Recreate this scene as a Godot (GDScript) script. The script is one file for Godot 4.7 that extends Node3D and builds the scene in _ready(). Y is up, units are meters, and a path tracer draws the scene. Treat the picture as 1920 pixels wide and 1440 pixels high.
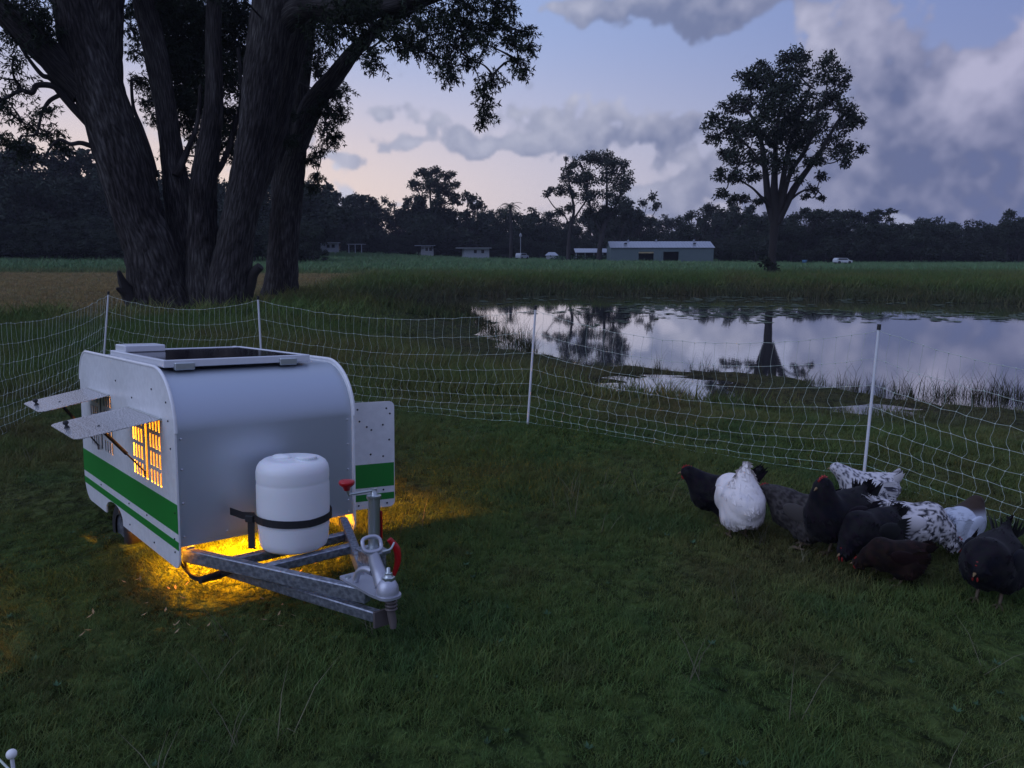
extends Node3D

const FOCAL := 1430.0          # the lens, in pixels of the 1920 x 1440 photograph
const EYE := Vector3(0, 1.55, 0)
const PITCH := 0.17444
const WATER := -0.5

var rng := RandomNumberGenerator.new()
var taken := {}
var M := {}
var pond := PackedVector2Array()
var n_patch := FastNoiseLite.new()
var n_fine := FastNoiseLite.new()


# ---------------------------------------------------------------- mesh builder
class MB:
	var v := PackedVector3Array()
	var n := PackedVector3Array()
	var t := PackedVector2Array()
	var c := PackedColorArray()
	var ix := PackedInt32Array()
	var col := Color(1, 1, 1)

	func vert(p: Vector3, nn: Vector3, uv := Vector2.ZERO) -> int:
		v.append(p)
		n.append(nn)
		t.append(uv)
		c.append(col)
		return v.size() - 1

	# a b c d counter-clockwise seen from outside
	func quad(a: Vector3, b: Vector3, cc: Vector3, d: Vector3) -> void:
		var nn := (b - a).cross(cc - a).normalized()
		var k := v.size()
		vert(a, nn, Vector2(0, 0))
		vert(b, nn, Vector2(1, 0))
		vert(cc, nn, Vector2(1, 1))
		vert(d, nn, Vector2(0, 1))
		ix.append_array(PackedInt32Array([k, k + 2, k + 1, k, k + 3, k + 2]))

	func quad_out(a: Vector3, b: Vector3, cc: Vector3, d: Vector3, outwards: Vector3) -> void:
		if (b - a).cross(cc - a).dot(outwards) >= 0.0:
			quad(a, b, cc, d)
		else:
			quad(d, cc, b, a)

	func tri_out(a: Vector3, b: Vector3, cc: Vector3, outwards: Vector3) -> void:
		var nn := (b - a).cross(cc - a).normalized()
		var k := v.size()
		if nn.dot(outwards) < 0.0:
			nn = -nn
			vert(a, nn)
			vert(cc, nn)
			vert(b, nn)
		else:
			vert(a, nn)
			vert(b, nn)
			vert(cc, nn)
		ix.append_array(PackedInt32Array([k, k + 2, k + 1]))

	func box(x: Transform3D, s: Vector3, b := 0.0) -> void:
		var h := s * 0.5
		for ax in 3:
			var u := (ax + 1) % 3
			var w := (ax + 2) % 3
			for sg in [-1.0, 1.0]:
				var q := []
				for k in [[-1.0, -1.0], [1.0, -1.0], [1.0, 1.0], [-1.0, 1.0]]:
					var p := Vector3.ZERO
					p[ax] = sg * h[ax]
					p[u] = k[0] * (h[u] - b)
					p[w] = k[1] * (h[w] - b)
					q.append(x * p)
				if sg > 0.0:
					quad(q[0], q[1], q[2], q[3])
				else:
					quad(q[3], q[2], q[1], q[0])
			if b > 0.0:
				for su in [-1.0, 1.0]:
					for sw in [-1.0, 1.0]:
						var p1 := Vector3.ZERO
						p1[u] = su * h[u]
						p1[w] = sw * (h[w] - b)
						var p2 := Vector3.ZERO
						p2[u] = su * (h[u] - b)
						p2[w] = sw * h[w]
						var e := Vector3.ZERO
						e[ax] = h[ax] - b
						var o := Vector3.ZERO
						o[u] = su
						o[w] = sw
						quad_out(x * (p1 - e), x * (p1 + e), x * (p2 + e), x * (p2 - e), x.basis * o)
		if b > 0.0:
			for sx in [-1.0, 1.0]:
				for sy in [-1.0, 1.0]:
					for sz in [-1.0, 1.0]:
						var g := Vector3(sx, sy, sz)
						tri_out(x * (g * Vector3(h.x, h.y - b, h.z - b)), x * (g * Vector3(h.x - b, h.y, h.z - b)), x * (g * Vector3(h.x - b, h.y - b, h.z)), x.basis * g)

	# a bar of rectangular section between two points; up is the direction of its height
	func bar(a: Vector3, b: Vector3, wide: float, high: float, up := Vector3.UP, bev := 0.004) -> void:
		var d := (b - a).normalized()
		var s := d.cross(up).normalized()
		var uu := s.cross(d).normalized()
		box(Transform3D(Basis(d, uu, s), (a + b) * 0.5), Vector3(a.distance_to(b), high, wide), bev)

	func tube(p: PackedVector3Array, r: PackedFloat32Array, sides := 8, cap := true, lump := 0.0, vs := 1.0) -> void:
		var m := p.size()
		var fwd := (p[1] - p[0]).normalized()
		var side := fwd.cross(Vector3(0.31, 0.12, 0.94)).normalized()
		if side.length() < 0.1:
			side = fwd.cross(Vector3.RIGHT).normalized()
		var first := v.size()
		var run := 0.0
		for i in m:
			var d := (p[mini(i + 1, m - 1)] - p[maxi(i - 1, 0)]).normalized()
			side = (side - d * side.dot(d)).normalized()
			var up := d.cross(side)
			if i > 0:
				run += p[i].distance_to(p[i - 1])
			for k in sides + 1:
				var a := TAU * k / sides
				var e := side * cos(a) + up * sin(a)
				var rr := r[i]
				if lump > 0.0:
					rr *= 1.0 + lump * (0.6 * sin(a * 3.0 + run * 0.7) + 0.5 * sin(a * 5.0 - run * 1.3 + 1.0) + 0.3 * sin(a * 8.0 + run * 2.1 + i))
				vert(p[i] + e * rr, e, Vector2(float(k) / sides, run * vs))
		for i in m - 1:
			for k in sides:
				var a := first + i * (sides + 1) + k
				var b := a + sides + 1
				ix.append_array(PackedInt32Array([a, b, a + 1, a + 1, b, b + 1]))
		if cap:
			for e in [0, m - 1]:
				var d: Vector3 = (p[0] - p[1]).normalized() if e == 0 else (p[m - 1] - p[m - 2]).normalized()
				var mid := vert(p[e], d)
				var ring := []
				for k in sides + 1:
					ring.append(vert(v[first + e * (sides + 1) + k], d))
				for k in sides:
					if e == 0:
						ix.append_array(PackedInt32Array([mid, ring[k], ring[k + 1]]))
					else:
						ix.append_array(PackedInt32Array([mid, ring[k + 1], ring[k]]))

	func rod(a: Vector3, b: Vector3, r: float, sides := 8) -> void:
		tube(PackedVector3Array([a, b]), PackedFloat32Array([r, r]), sides)

	# profile of (radius, height), bottom to top; a repeated point makes a crease
	func lathe(x: Transform3D, prof: PackedVector2Array, sides := 24) -> void:
		var m := prof.size()
		var first := v.size()
		for i in m:
			var a := prof[maxi(i - 1, 0)]
			var b := prof[mini(i + 1, m - 1)]
			if i > 0 and prof[i].distance_to(a) < 1e-5:
				a = prof[i]
			elif i < m - 1 and prof[i].distance_to(b) < 1e-5:
				b = prof[i]
			var d := (b - a).normalized()
			for k in sides + 1:
				var g := TAU * k / sides
				vert(x * Vector3(prof[i].x * cos(g), prof[i].y, prof[i].x * sin(g)), (x.basis * Vector3(d.y * cos(g), -d.x, d.y * sin(g))).normalized(), Vector2(float(k) / sides, prof[i].y))
		for i in m - 1:
			for k in sides:
				var a := first + i * (sides + 1) + k
				var b := a + sides + 1
				ix.append_array(PackedInt32Array([a, a + 1, b, a + 1, b + 1, b]))

	func ball(x: Transform3D, rows := 8, sides := 12) -> void:
		var first := v.size()
		var nb := x.basis.inverse().transposed()
		for i in rows + 1:
			var g := PI * i / rows - PI / 2
			for k in sides + 1:
				var a := TAU * k / sides
				var p := Vector3(cos(g) * cos(a), sin(g), cos(g) * sin(a))
				vert(x * p, (nb * p).normalized(), Vector2(float(k) / sides, float(i) / rows))
		for i in rows:
			for k in sides:
				var a := first + i * (sides + 1) + k
				var b := a + sides + 1
				ix.append_array(PackedInt32Array([a, a + 1, b, a + 1, b + 1, b]))

	# a leaf: two triangles folded a little along the middle
	func leaf(p: Vector3, d: Vector3, s: Vector3, l: float, w: float) -> void:
		var nn := d.cross(s).normalized()
		var k := v.size()
		var mid := p + d * (l * 0.45)
		vert(p, nn, Vector2(0.5, 0))
		vert(mid + s * w, (nn + s * 0.4).normalized(), Vector2(1, 0.5))
		vert(p + d * l - nn * (l * 0.12), nn, Vector2(0.5, 1))
		vert(mid - s * w, (nn - s * 0.4).normalized(), Vector2(0, 0.5))
		ix.append_array(PackedInt32Array([k, k + 1, k + 2, k, k + 2, k + 3]))

	# a blade of grass that bends over
	func blade(p: Vector3, d: Vector3, bend: Vector3, l: float, w: float) -> void:
		var s := d.cross(bend)
		if s.length() < 0.01:
			s = Vector3.RIGHT
		s = s.normalized()
		var a := p + d * (l * 0.5) + bend * (l * 0.12)
		var e := p + d * (l * 0.85) + bend * (l * 0.5)
		var nn := s.cross(d).normalized()
		var k := v.size()
		vert(p - s * w, nn)
		vert(p + s * w, nn)
		vert(a + s * w * 0.75, nn)
		vert(a - s * w * 0.75, nn)
		vert(e, (nn + d * 0.5).normalized())
		ix.append_array(PackedInt32Array([k, k + 2, k + 1, k, k + 3, k + 2, k + 3, k + 4, k + 2]))

	func mesh() -> ArrayMesh:
		return more(ArrayMesh.new())

	func more(am: ArrayMesh) -> ArrayMesh:
		var a := []
		a.resize(Mesh.ARRAY_MAX)
		a[Mesh.ARRAY_VERTEX] = v
		a[Mesh.ARRAY_NORMAL] = n
		a[Mesh.ARRAY_TEX_UV] = t
		a[Mesh.ARRAY_COLOR] = c
		a[Mesh.ARRAY_INDEX] = ix
		am.add_surface_from_arrays(Mesh.PRIMITIVE_TRIANGLES, a)
		return am


# ---------------------------------------------------------------- naming and parenting
func numbered(called: String) -> String:
	var k: int = taken.get(called, 0)
	taken[called] = k + 1
	return called if k == 0 else "%s_%03d" % [called, k]


func tag(o: Node3D, label: String, category: String, group := "") -> Node3D:
	o.set_meta("label", label)
	o.set_meta("category", category)
	if group:
		o.set_meta("group", group)
	return o


func thing(called: String, label: String, category: String, group := "", x := Transform3D()) -> Node3D:
	var o := Node3D.new()
	o.name = numbered(called)
	add_child(o, true)
	o.transform = x
	return tag(o, label, category, group)


func part(called: String, mb: MB, m: Material, parent: Node3D, label := "") -> MeshInstance3D:
	return part_mesh(called, mb.mesh(), m, parent, label)


func part_mesh(called: String, am: Mesh, m: Material, parent: Node3D, label := "") -> MeshInstance3D:
	var o := MeshInstance3D.new()
	o.name = called
	o.mesh = am
	if m:
		o.material_override = m
	parent.add_child(o, true)
	if label:
		o.set_meta("label", label)
	return o


func structure(called: String, mb: MB, m: Material) -> MeshInstance3D:
	var o := part(numbered(called), mb, m, self)
	o.set_meta("kind", "structure")
	return o


func scatter(called: String, am: Mesh, m: Material, where: Array, tints: Array, parent: Node3D = self) -> MultiMeshInstance3D:
	var mm := MultiMesh.new()
	mm.transform_format = MultiMesh.TRANSFORM_3D
	mm.use_colors = tints.size() > 0
	mm.mesh = am
	mm.instance_count = where.size()
	for i in where.size():
		mm.set_instance_transform(i, where[i])
		if tints.size() > 0:
			mm.set_instance_color(i, tints[i])
	var o := MultiMeshInstance3D.new()
	o.name = numbered(called) if parent == self else called
	o.multimesh = mm
	o.material_override = m
	o.set_meta("kind", "stuff")
	parent.add_child(o, true)
	return o


func copy_of(o: Node3D, label: String, x: Transform3D) -> Node3D:
	var r: Node3D = o.duplicate()
	r.name = numbered(str(o.name).rstrip("0123456789").rstrip("_"))
	add_child(r, true)
	r.transform = x
	r.set_meta("label", label)
	return r


# ---------------------------------------------------------------- places
# the point at a depth (metres ahead) that the photograph shows at a pixel
func ray(px: float, py: float) -> Vector3:
	var u := (px - 960.0) / FOCAL
	var w := (py - 720.0) / FOCAL
	return Vector3(u, -sin(PITCH) - w * cos(PITCH), -(cos(PITCH) - w * sin(PITCH)))


func at(px: float, py: float, depth: float) -> Vector3:
	var d := ray(px, py)
	return EYE + d * (depth / -d.z)


func on_level(px: float, py: float, y: float) -> Vector3:
	var d := ray(px, py)
	return EYE + d * ((y - EYE.y) / d.y)


func seg_dist(p: Vector2, poly: PackedVector2Array) -> float:
	var best := 1e9
	var m := poly.size()
	for i in m:
		var q := Geometry2D.get_closest_point_to_segment(p, poly[i], poly[(i + 1) % m])
		best = minf(best, p.distance_squared_to(q))
	var d := sqrt(best)
	return -d if Geometry2D.is_point_in_polygon(p, poly) else d


func slope(x: float, z: float) -> float:      # the lie of the land without the puddle hollows
	var depth := -z
	var y := 0.0
	y += 1.5 * smoothstep(30.0, 130.0, depth) * smoothstep(6.0, -45.0, x)
	y -= 0.25 * smoothstep(50.0, 80.0, depth) * smoothstep(12.0, 35.0, x)
	y += 0.025 * n_patch.get_noise_2d(x * 9.0, z * 9.0) * smoothstep(2.0, 6.0, absf(x) + depth)
	if depth > 5.2 and depth < 48.0 and x > -12.0:
		var d := seg_dist(Vector2(x, z), pond)
		d += 0.35 * n_patch.get_noise_2d(x * 30.0, z * 30.0)
		var reach := lerpf(5.6, 3.4, smoothstep(14.0, 24.0, depth))
		if d < reach:
			var k := clampf(d / reach, 0.0, 1.0)
			y -= -WATER * (1.0 - k * k * (3.0 - 2.0 * k)) if d > 0.0 else -WATER + minf(-d * 0.25, 0.6)
	return y


func ground(x: float, z: float) -> float:
	var y := slope(x, z)
	if z < -7.0 and z > -12.5 and x > -0.5 and x < 6.5:      # shallow hollows that hold the puddles
		var wob := 0.6 * n_patch.get_noise_2d(x * 40.0, z * 40.0)
		var h1 := Vector2((x - 2.0) / 0.90, (z + 9.85) / 0.95).length() + wob
		y = lerpf(y, level_a, smoothstep(1.75, 1.15, h1)) - 0.07 * smoothstep(1.2, 0.5, h1)
		var h2 := Vector2((x - 4.45) / 0.70, (z + 9.3) / 0.5).length() + wob
		y = lerpf(y, level_b, smoothstep(1.75, 1.15, h2)) - 0.07 * smoothstep(1.2, 0.5, h2)
	return y


func spot(x: float, z: float) -> Vector3:
	return Vector3(x, ground(x, z), z)


func lin(r: float, g: float, b: float) -> Color:      # a colour as the photograph shows it (0..255) to linear
	return Color(r / 255.0, g / 255.0, b / 255.0).srgb_to_linear()


func paint(r: float, g: float, b: float, rough := 0.6, metal := 0.0) -> StandardMaterial3D:    # linear base colour
	var m := StandardMaterial3D.new()
	m.albedo_color = Color(r, g, b).linear_to_srgb()
	m.roughness = rough
	m.metallic = metal
	return m


func noise_tex(freq: float, low: Color, high: Color, size := 512, oct := 4, kind := FastNoiseLite.TYPE_SIMPLEX_SMOOTH, a := 0.3, b := 0.7) -> NoiseTexture2D:
	var f := FastNoiseLite.new()
	f.noise_type = kind
	f.frequency = freq
	f.fractal_octaves = oct
	f.seed = int(freq * 1000.0) + size
	var t := NoiseTexture2D.new()
	t.width = size
	t.height = size
	t.seamless = true
	t.noise = f
	var g := Gradient.new()
	g.offsets = PackedFloat32Array([a, b])
	g.colors = PackedColorArray([low, high])
	t.color_ramp = g
	return t


func ccurve(p: PackedVector3Array, steps: int) -> PackedVector3Array:
	var out := PackedVector3Array()
	for i in p.size() - 1:
		var a := p[maxi(i - 1, 0)]
		var d := p[mini(i + 2, p.size() - 1)]
		for k in steps:
			out.append(p[i].cubic_interpolate(p[i + 1], a, d, float(k) / steps))
	out.append(p[p.size() - 1])
	return out


func fcurve(r: PackedFloat32Array, steps: int) -> PackedFloat32Array:
	var out := PackedFloat32Array()
	for i in r.size() - 1:
		for k in steps:
			out.append(lerpf(r[i], r[i + 1], float(k) / steps))
	out.append(r[r.size() - 1])
	return out


# ---------------------------------------------------------------- camera, sky, light
func camera_and_light() -> void:
	var cam := Camera3D.new()
	cam.name = "camera"
	cam.position = EYE
	cam.rotation.x = -PITCH
	cam.fov = rad_to_deg(2.0 * atan(720.0 / FOCAL))
	cam.near = 0.05
	cam.far = 3000.0
	add_child(cam)
	var env := Environment.new()
	env.background_mode = Environment.BG_SKY
	env.tonemap_mode = Environment.TONE_MAPPER_LINEAR
	env.tonemap_exposure = 1.0
	env.sdfgi_enabled = true
	env.ssao_enabled = true
	env.ssil_enabled = true
	var sky := Sky.new()
	sky.sky_material = twilight()
	env.sky = sky
	env.background_energy_multiplier = 1.0
	env.fog_enabled = true                        # evening haze over the field
	env.fog_density = 0.00045
	env.fog_light_color = Color(0.88, 0.88, 0.95)
	var we := WorldEnvironment.new()
	we.name = "world_environment"
	we.environment = env
	add_child(we)
	var sun := DirectionalLight3D.new()          # the last glow of the evening, from the open sky behind and to the left
	sun.name = "evening_light"
	sun.light_energy = 0.32
	sun.light_color = Color(0.80, 0.86, 1.0)
	sun.light_angular_distance = 60.0
	sun.sky_mode = DirectionalLight3D.SKY_MODE_LIGHT_ONLY
	sun.shadow_enabled = true
	add_child(sun)
	sun.look_at_from_position(Vector3(-6.5, 6.0, 4.5), Vector3.ZERO)


func sky_angle(px: float, py: float) -> Vector2:      # degrees right of the view, degrees above the horizon
	var d := ray(px, py).normalized()
	return Vector2(rad_to_deg(atan2(d.x, -d.z)), rad_to_deg(asin(d.y)))


func twilight() -> PanoramaSkyMaterial:
	var w := 2560
	var h := 1280
	var n1 := FastNoiseLite.new()
	n1.seed = 5
	n1.frequency = 3.2
	n1.fractal_octaves = 5
	n1.fractal_gain = 0.5
	var n2 := FastNoiseLite.new()
	n2.seed = 23
	n2.frequency = 1.7
	n2.fractal_octaves = 3
	# banks of cloud: centre and size in degrees, thickness, and how lit (0 grey, 1 pale)
	var n3 := FastNoiseLite.new()
	n3.seed = 41
	n3.frequency = 3.0
	n3.fractal_octaves = 4
	var banks := []
	for b in [
		[1290, 15, 170, 45, 1.3, 0.1], [1120, 2, 130, 22, 0.6, 0.45], [735, 205, 50, 24, 0.75, 0.5], [850, 240, 70, 34, 0.85, 0.4], [965, 266, 60, 22, 0.8, 0.42], [1085, 268, 90, 30, 0.95, 0.3],
		[1240, 270, 90, 44, 1.05, 0.25], [1060, 215, 70, 30, 0.7, 0.5], [800, 270, 70, 16, 0.55, 0.5], [1165, 218, 40, 20, 0.7, 0.5], [700, 250, 40, 14, 0.45, 0.5],
		[640, 308, 50, 18, 1.0, 0.45], [636, 365, 38, 40, 0.9, 0.95], [700, 385, 70, 16, 0.6, 0.7], [890, 385, 44, 20, 0.85, 0.4], [1230, 372, 110, 34, 0.9, 0.4], [1330, 340, 80, 30, 0.7, 0.6], [560, 390, 60, 20, 0.5, 0.9],
		[1590, 40, 95, 80, 0.8, 0.75], [1650, 180, 90, 100, 1.0, 0.35], [1560, 270, 110, 60, 0.7, 0.4], [1905, 250, 110, 100, 1.1, 0.4], [1760, 345, 260, 85, 1.2, 0.12], [2000, 330, 260, 110, 1.1, 0.12], [1895, 130, 60, 50, 1.3, 1.5], [1800, 215, 55, 40, 0.9, 1.3],
		[1600, 395, 300, 36, 0.75, 0.35], [1450, 345, 110, 46, 0.6, 0.35], [2200, 180, 300, 160, 1.0, 0.3], [330, 280, 120, 40, 0.3, 0.8]]:
		var c := sky_angle(b[0], b[1])
		banks.append([c.x, c.y, b[2] / 25.0, b[3] / 25.0, b[4], b[5]])
	var peach := lin(250, 224, 206)
	var rose := lin(226, 216, 222)
	var dim := lin(152, 160, 192)
	var blue_left := lin(160, 180, 225)
	var blue_right := lin(124, 140, 190)
	var zenith := lin(146, 164, 218)
	var data := PackedFloat32Array()
	data.resize(w * h * 3)
	for y in h:
		var el := 90.0 - 180.0 * (y + 0.5) / h
		if el < -1.0:
			for x in w:
				var k := (y * w + x) * 3
				data[k] = 0.02
				data[k + 1] = 0.022
				data[k + 2] = 0.025
			continue
		var ce := cos(deg_to_rad(el))
		var se := sin(deg_to_rad(el))
		var lift := smoothstep(1.0, 17.0, el)
		var high := smoothstep(14.0, 55.0, el)
		var near := []
		for b in banks:
			if absf(b[1] - el) < b[3] * 2.0 + 3.0:
				near.append(b)
		for x in w:
			var az := wrapf(360.0 * (x + 0.5) / w, -180.0, 180.0)      # the panorama's left edge lies straight ahead
			var ar := deg_to_rad(az)
			var d := Vector3(sin(ar) * ce, se, -cos(ar) * ce)
			# the sun has gone down ahead, left of the view
			var off := absf(wrapf(az + 24.0, -180.0, 180.0))
			var warm := exp(-pow(off / 22.0, 2.0))
			var side := smoothstep(8.0, 62.0, off)
			var low := rose.lerp(peach, warm).lerp(dim, side)
			var up := blue_left.lerp(blue_right, smoothstep(12.0, 62.0, off))
			var c := low.lerp(up, lift).lerp(zenith, high)
			var f1 := n1.get_noise_3dv(d * 3.4)
			var f2 := n2.get_noise_3dv(d * 3.0)
			var f3 := n3.get_noise_3dv(d * 9.0)
			var dens := 0.0
			var lit := 0.0
			var grow := 0.0
			for b in near:
				var dx: float = (wrapf(az - b[0], -180.0, 180.0) + f1 * 3.2) / b[2]
				var dy: float = (el - b[1] + f2 * 1.6 + f1 * 1.1) / b[3]
				if dy < 0.0:
					dy *= 1.35          # flat undersides
				var q := dx * dx + dy * dy
				if q < 4.0:
					var a: float = b[4] * exp(-q * 1.1)
					dens += a
					lit += a * b[5]
					grow += a * (dy * 0.5)
			if absf(az) > 38.0 or el > 19.0:      # the same broken cloud goes on outside the view
				var far_k := maxf(smoothstep(36.0, 46.0, absf(az)), smoothstep(18.0, 26.0, el))
				var a := far_k * clampf(0.25 + f2 * 1.6 + f1 * 0.8, 0.0, 1.0)
				dens += a
				lit += a * 0.45
			dens += 0.16 * smoothstep(0.0, 0.5, f1 + f2) * smoothstep(30.0, 12.0, el)
			if dens > 0.02:
				var l := clampf(lit / dens + 0.35 * clampf(grow / dens, -0.6, 0.9) + f1 * 0.3 + f3 * 0.4 - 0.06, 0.0, 1.0)
				var grey := lin(130, 140, 172).lerp(lin(88, 98, 137), smoothstep(18.0, 60.0, off))
				var pale := lin(206, 207, 224).lerp(lin(176, 174, 204), smoothstep(22.0, 66.0, off))
				var cc := grey.lerp(pale, l)
				var cover := smoothstep(0.36, 0.66, dens * 0.92 + f1 * 0.5 + f3 * 0.52)
				c = c.lerp(cc, cover * 0.92)
			var k := (y * w + x) * 3
			data[k] = c.r
			data[k + 1] = c.g
			data[k + 2] = c.b
	var im := Image.create_from_data(w, h, false, Image.FORMAT_RGBF, data.to_byte_array())
	var m := PanoramaSkyMaterial.new()
	m.panorama = ImageTexture.create_from_image(im)
	return m


# ---------------------------------------------------------------- land, water, grass
func prepare() -> void:
	rng.seed = 4711
	n_patch.seed = 3
	n_patch.frequency = 0.05
	n_patch.fractal_octaves = 3
	n_fine.seed = 9
	n_fine.frequency = 0.4
	for p in [[735, 576], [800, 585], [870, 592], [910, 622], [950, 648], [1000, 661], [1100, 675], [1200, 690], [1300, 697], [1450, 703], [1560, 722], [1640, 742], [1760, 754], [1920, 756], [2200, 765], [2500, 720],
			[2600, 612], [2300, 588], [1920, 573], [1700, 564], [1450, 557], [1200, 553], [1000, 553], [860, 557], [770, 565]]:
		var g := on_level(p[0], p[1], WATER)
		pond.append(Vector2(g.x, g.z))
	level_a = slope(2.0, -9.85) - 0.01
	level_b = slope(4.45, -9.3) - 0.01


var level_a := -0.3
var level_b := -0.35


func turf(x: float, z: float) -> Color:
	var depth := -z
	var a := n_patch.get_noise_2d(x * 6.0, z * 6.0)
	var b := n_patch.get_noise_2d(x * 1.3 + 70.0, z * 1.3)
	var green := Color(0.100, 0.164, 0.048)
	var olive := Color(0.150, 0.165, 0.060)
	var c := green.lerp(olive, clampf(0.35 + a * 1.1 + b * 0.8, 0.0, 1.0))
	var f := n_fine.get_noise_2d(x * 2.6, z * 2.6)
	c = c.lerp(Color(0.085, 0.062, 0.040), smoothstep(0.18, 0.5, f + a * 0.4) * 0.35)
	c = c.lerp(Color(0.058, 0.128, 0.046), smoothstep(0.1, 0.5, -f) * 0.6)
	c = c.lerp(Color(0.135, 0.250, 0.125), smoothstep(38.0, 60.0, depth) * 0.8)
	# the mown dry paddock behind the tree on the left
	var dry := smoothstep(-6.5, -9.5, x + 0.06 * (depth - 30.0) + a * 2.0) * smoothstep(16.0, 21.0, depth + a * 3.0) * smoothstep(50.0, 47.0, depth)
	c = c.lerp(Color(0.33, 0.262, 0.125), dry * 0.9)
	if depth > 5.0 and depth < 48.0 and x > -12.0:
		var d := seg_dist(Vector2(x, z), pond)
		var near := smoothstep(26.0, 18.0, depth)
		var mud := smoothstep(3.6, 1.2, d + a * 2.2) * near
		c = c.lerp(Color(0.088, 0.064, 0.050), mud * 0.5)
		c = c.lerp(Color(0.080, 0.082, 0.050), smoothstep(3.4, 0.5, d) * (1.0 - near) * 0.8)
		var h1 := Vector2((x - 2.0) / 1.5, (z + 9.85) / 1.4).length()
		c = c.lerp(Color(0.055, 0.042, 0.033), smoothstep(1.3, 0.6, h1) * 0.8)
	return c


func steps(from: float, to: float, parts: Array) -> PackedFloat32Array:
	var out := PackedFloat32Array([from])
	var x := from
	for p in parts:
		while x < p[0] - 1e-4:
			x = minf(x + p[1], p[0])
			out.append(x)
	return out


func stalks() -> void:      # pale seed stems and odd long blades standing above the lawn
	var stem := MB.new()
	for k in 5:
		var a := rng.randf() * TAU
		var bend := Vector3(cos(a), 0, sin(a))
		stem.col = Color(1, 1, 1) * rng.randf_range(0.7, 1.2)
		stem.blade(Vector3(rng.randf_range(-0.03, 0.03), 0, rng.randf_range(-0.03, 0.03)), (Vector3.UP + bend * rng.randf_range(0.2, 0.9)).normalized(), bend, rng.randf_range(0.14, 0.26), 0.0016)
	var weed := MB.new()
	for k in 9:      # a flat rosette of broad leaves
		var a := TAU * k / 9.0 + rng.randf()
		var d := Vector3(cos(a), rng.randf_range(0.25, 0.7), sin(a)).normalized()
		weed.col = Color(1, 1, 1) * rng.randf_range(0.7, 1.2)
		weed.leaf(Vector3(0, 0.01, 0), d, Vector3(-sin(a), 0, cos(a)), rng.randf_range(0.015, 0.03), 0.005)
	for e in [[stem, "seed_stems", 1.4, Color(0.17, 0.16, 0.10)], [weed, "lawn_weeds", 2.5, Color(0.05, 0.10, 0.05)]]:
		var where := []
		var tints := []
		for k in int(84.0 * e[2]):
			var depth := rng.randf_range(1.1, 8.0)
			var x := rng.randf_range(-1.0, 1.0) * (depth * 0.74 + 0.8)
			where.append(Transform3D(Basis(Vector3.UP, rng.randf() * TAU).scaled(Vector3.ONE * rng.randf_range(0.6, 1.2)), spot(x, -depth)))
			var v := rng.randf_range(0.6, 1.3)
			tints.append(Color(e[3].r * v, e[3].g * v, e[3].b * v))
		scatter(e[1], e[0].mesh(), M.grass, where, tints)


func land() -> void:
	var xs := steps(-700.0, 700.0, [[-180, 40.0], [-70, 6.0], [-26, 1.2], [-9, 0.5], [9, 0.22], [26, 0.5], [70, 1.2], [180, 6.0], [700, 40.0]])
	var ds := steps(-60.0, 1200.0, [[-8, 8.0], [0, 1.0], [15, 0.22], [36, 0.4], [60, 1.2], [160, 4.0], [300, 20.0], [1200, 100.0]])
	var mb := MB.new()
	var nx := xs.size()
	for d in ds:
		for x in xs:
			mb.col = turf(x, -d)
			mb.vert(Vector3(x, ground(x, -d), -d), Vector3.UP, Vector2(x, d))
	for j in ds.size():
		for i in nx:
			var i0 := maxi(i - 1, 0)
			var i1 := mini(i + 1, nx - 1)
			var j0 := maxi(j - 1, 0)
			var j1 := mini(j + 1, ds.size() - 1)
			var gx := (mb.v[j * nx + i1].y - mb.v[j * nx + i0].y) / (xs[i1] - xs[i0])
			var gd := (mb.v[j1 * nx + i].y - mb.v[j0 * nx + i].y) / (ds[j1] - ds[j0])
			mb.n[j * nx + i] = Vector3(-gx, 1, gd).normalized()
	for j in ds.size() - 1:
		for i in nx - 1:
			var a := j * nx + i
			# rows run away from the eye: clockwise seen from above
			mb.ix.append_array(PackedInt32Array([a, a + nx, a + 1, a + 1, a + nx, a + nx + 1]))
	var m := StandardMaterial3D.new()
	m.vertex_color_use_as_albedo = true
	m.albedo_texture = noise_tex(0.03, Color(0.50, 0.49, 0.46), Color(0.78, 0.77, 0.74), 512, 5)      # soil and thatch under the blades
	m.uv1_triplanar = true
	m.uv1_world_triplanar = true
	m.uv1_scale = Vector3(0.35, 0.35, 0.35)
	m.heightmap_enabled = false
	m.normal_enabled = true
	var nt := noise_tex(0.05, Color.BLACK, Color.WHITE, 512, 5)
	nt.as_normal_map = true
	nt.bump_strength = 6.0
	m.normal_texture = nt
	m.roughness = 0.95
	m.metallic_specular = 0.2
	structure("ground", mb, m)


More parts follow.
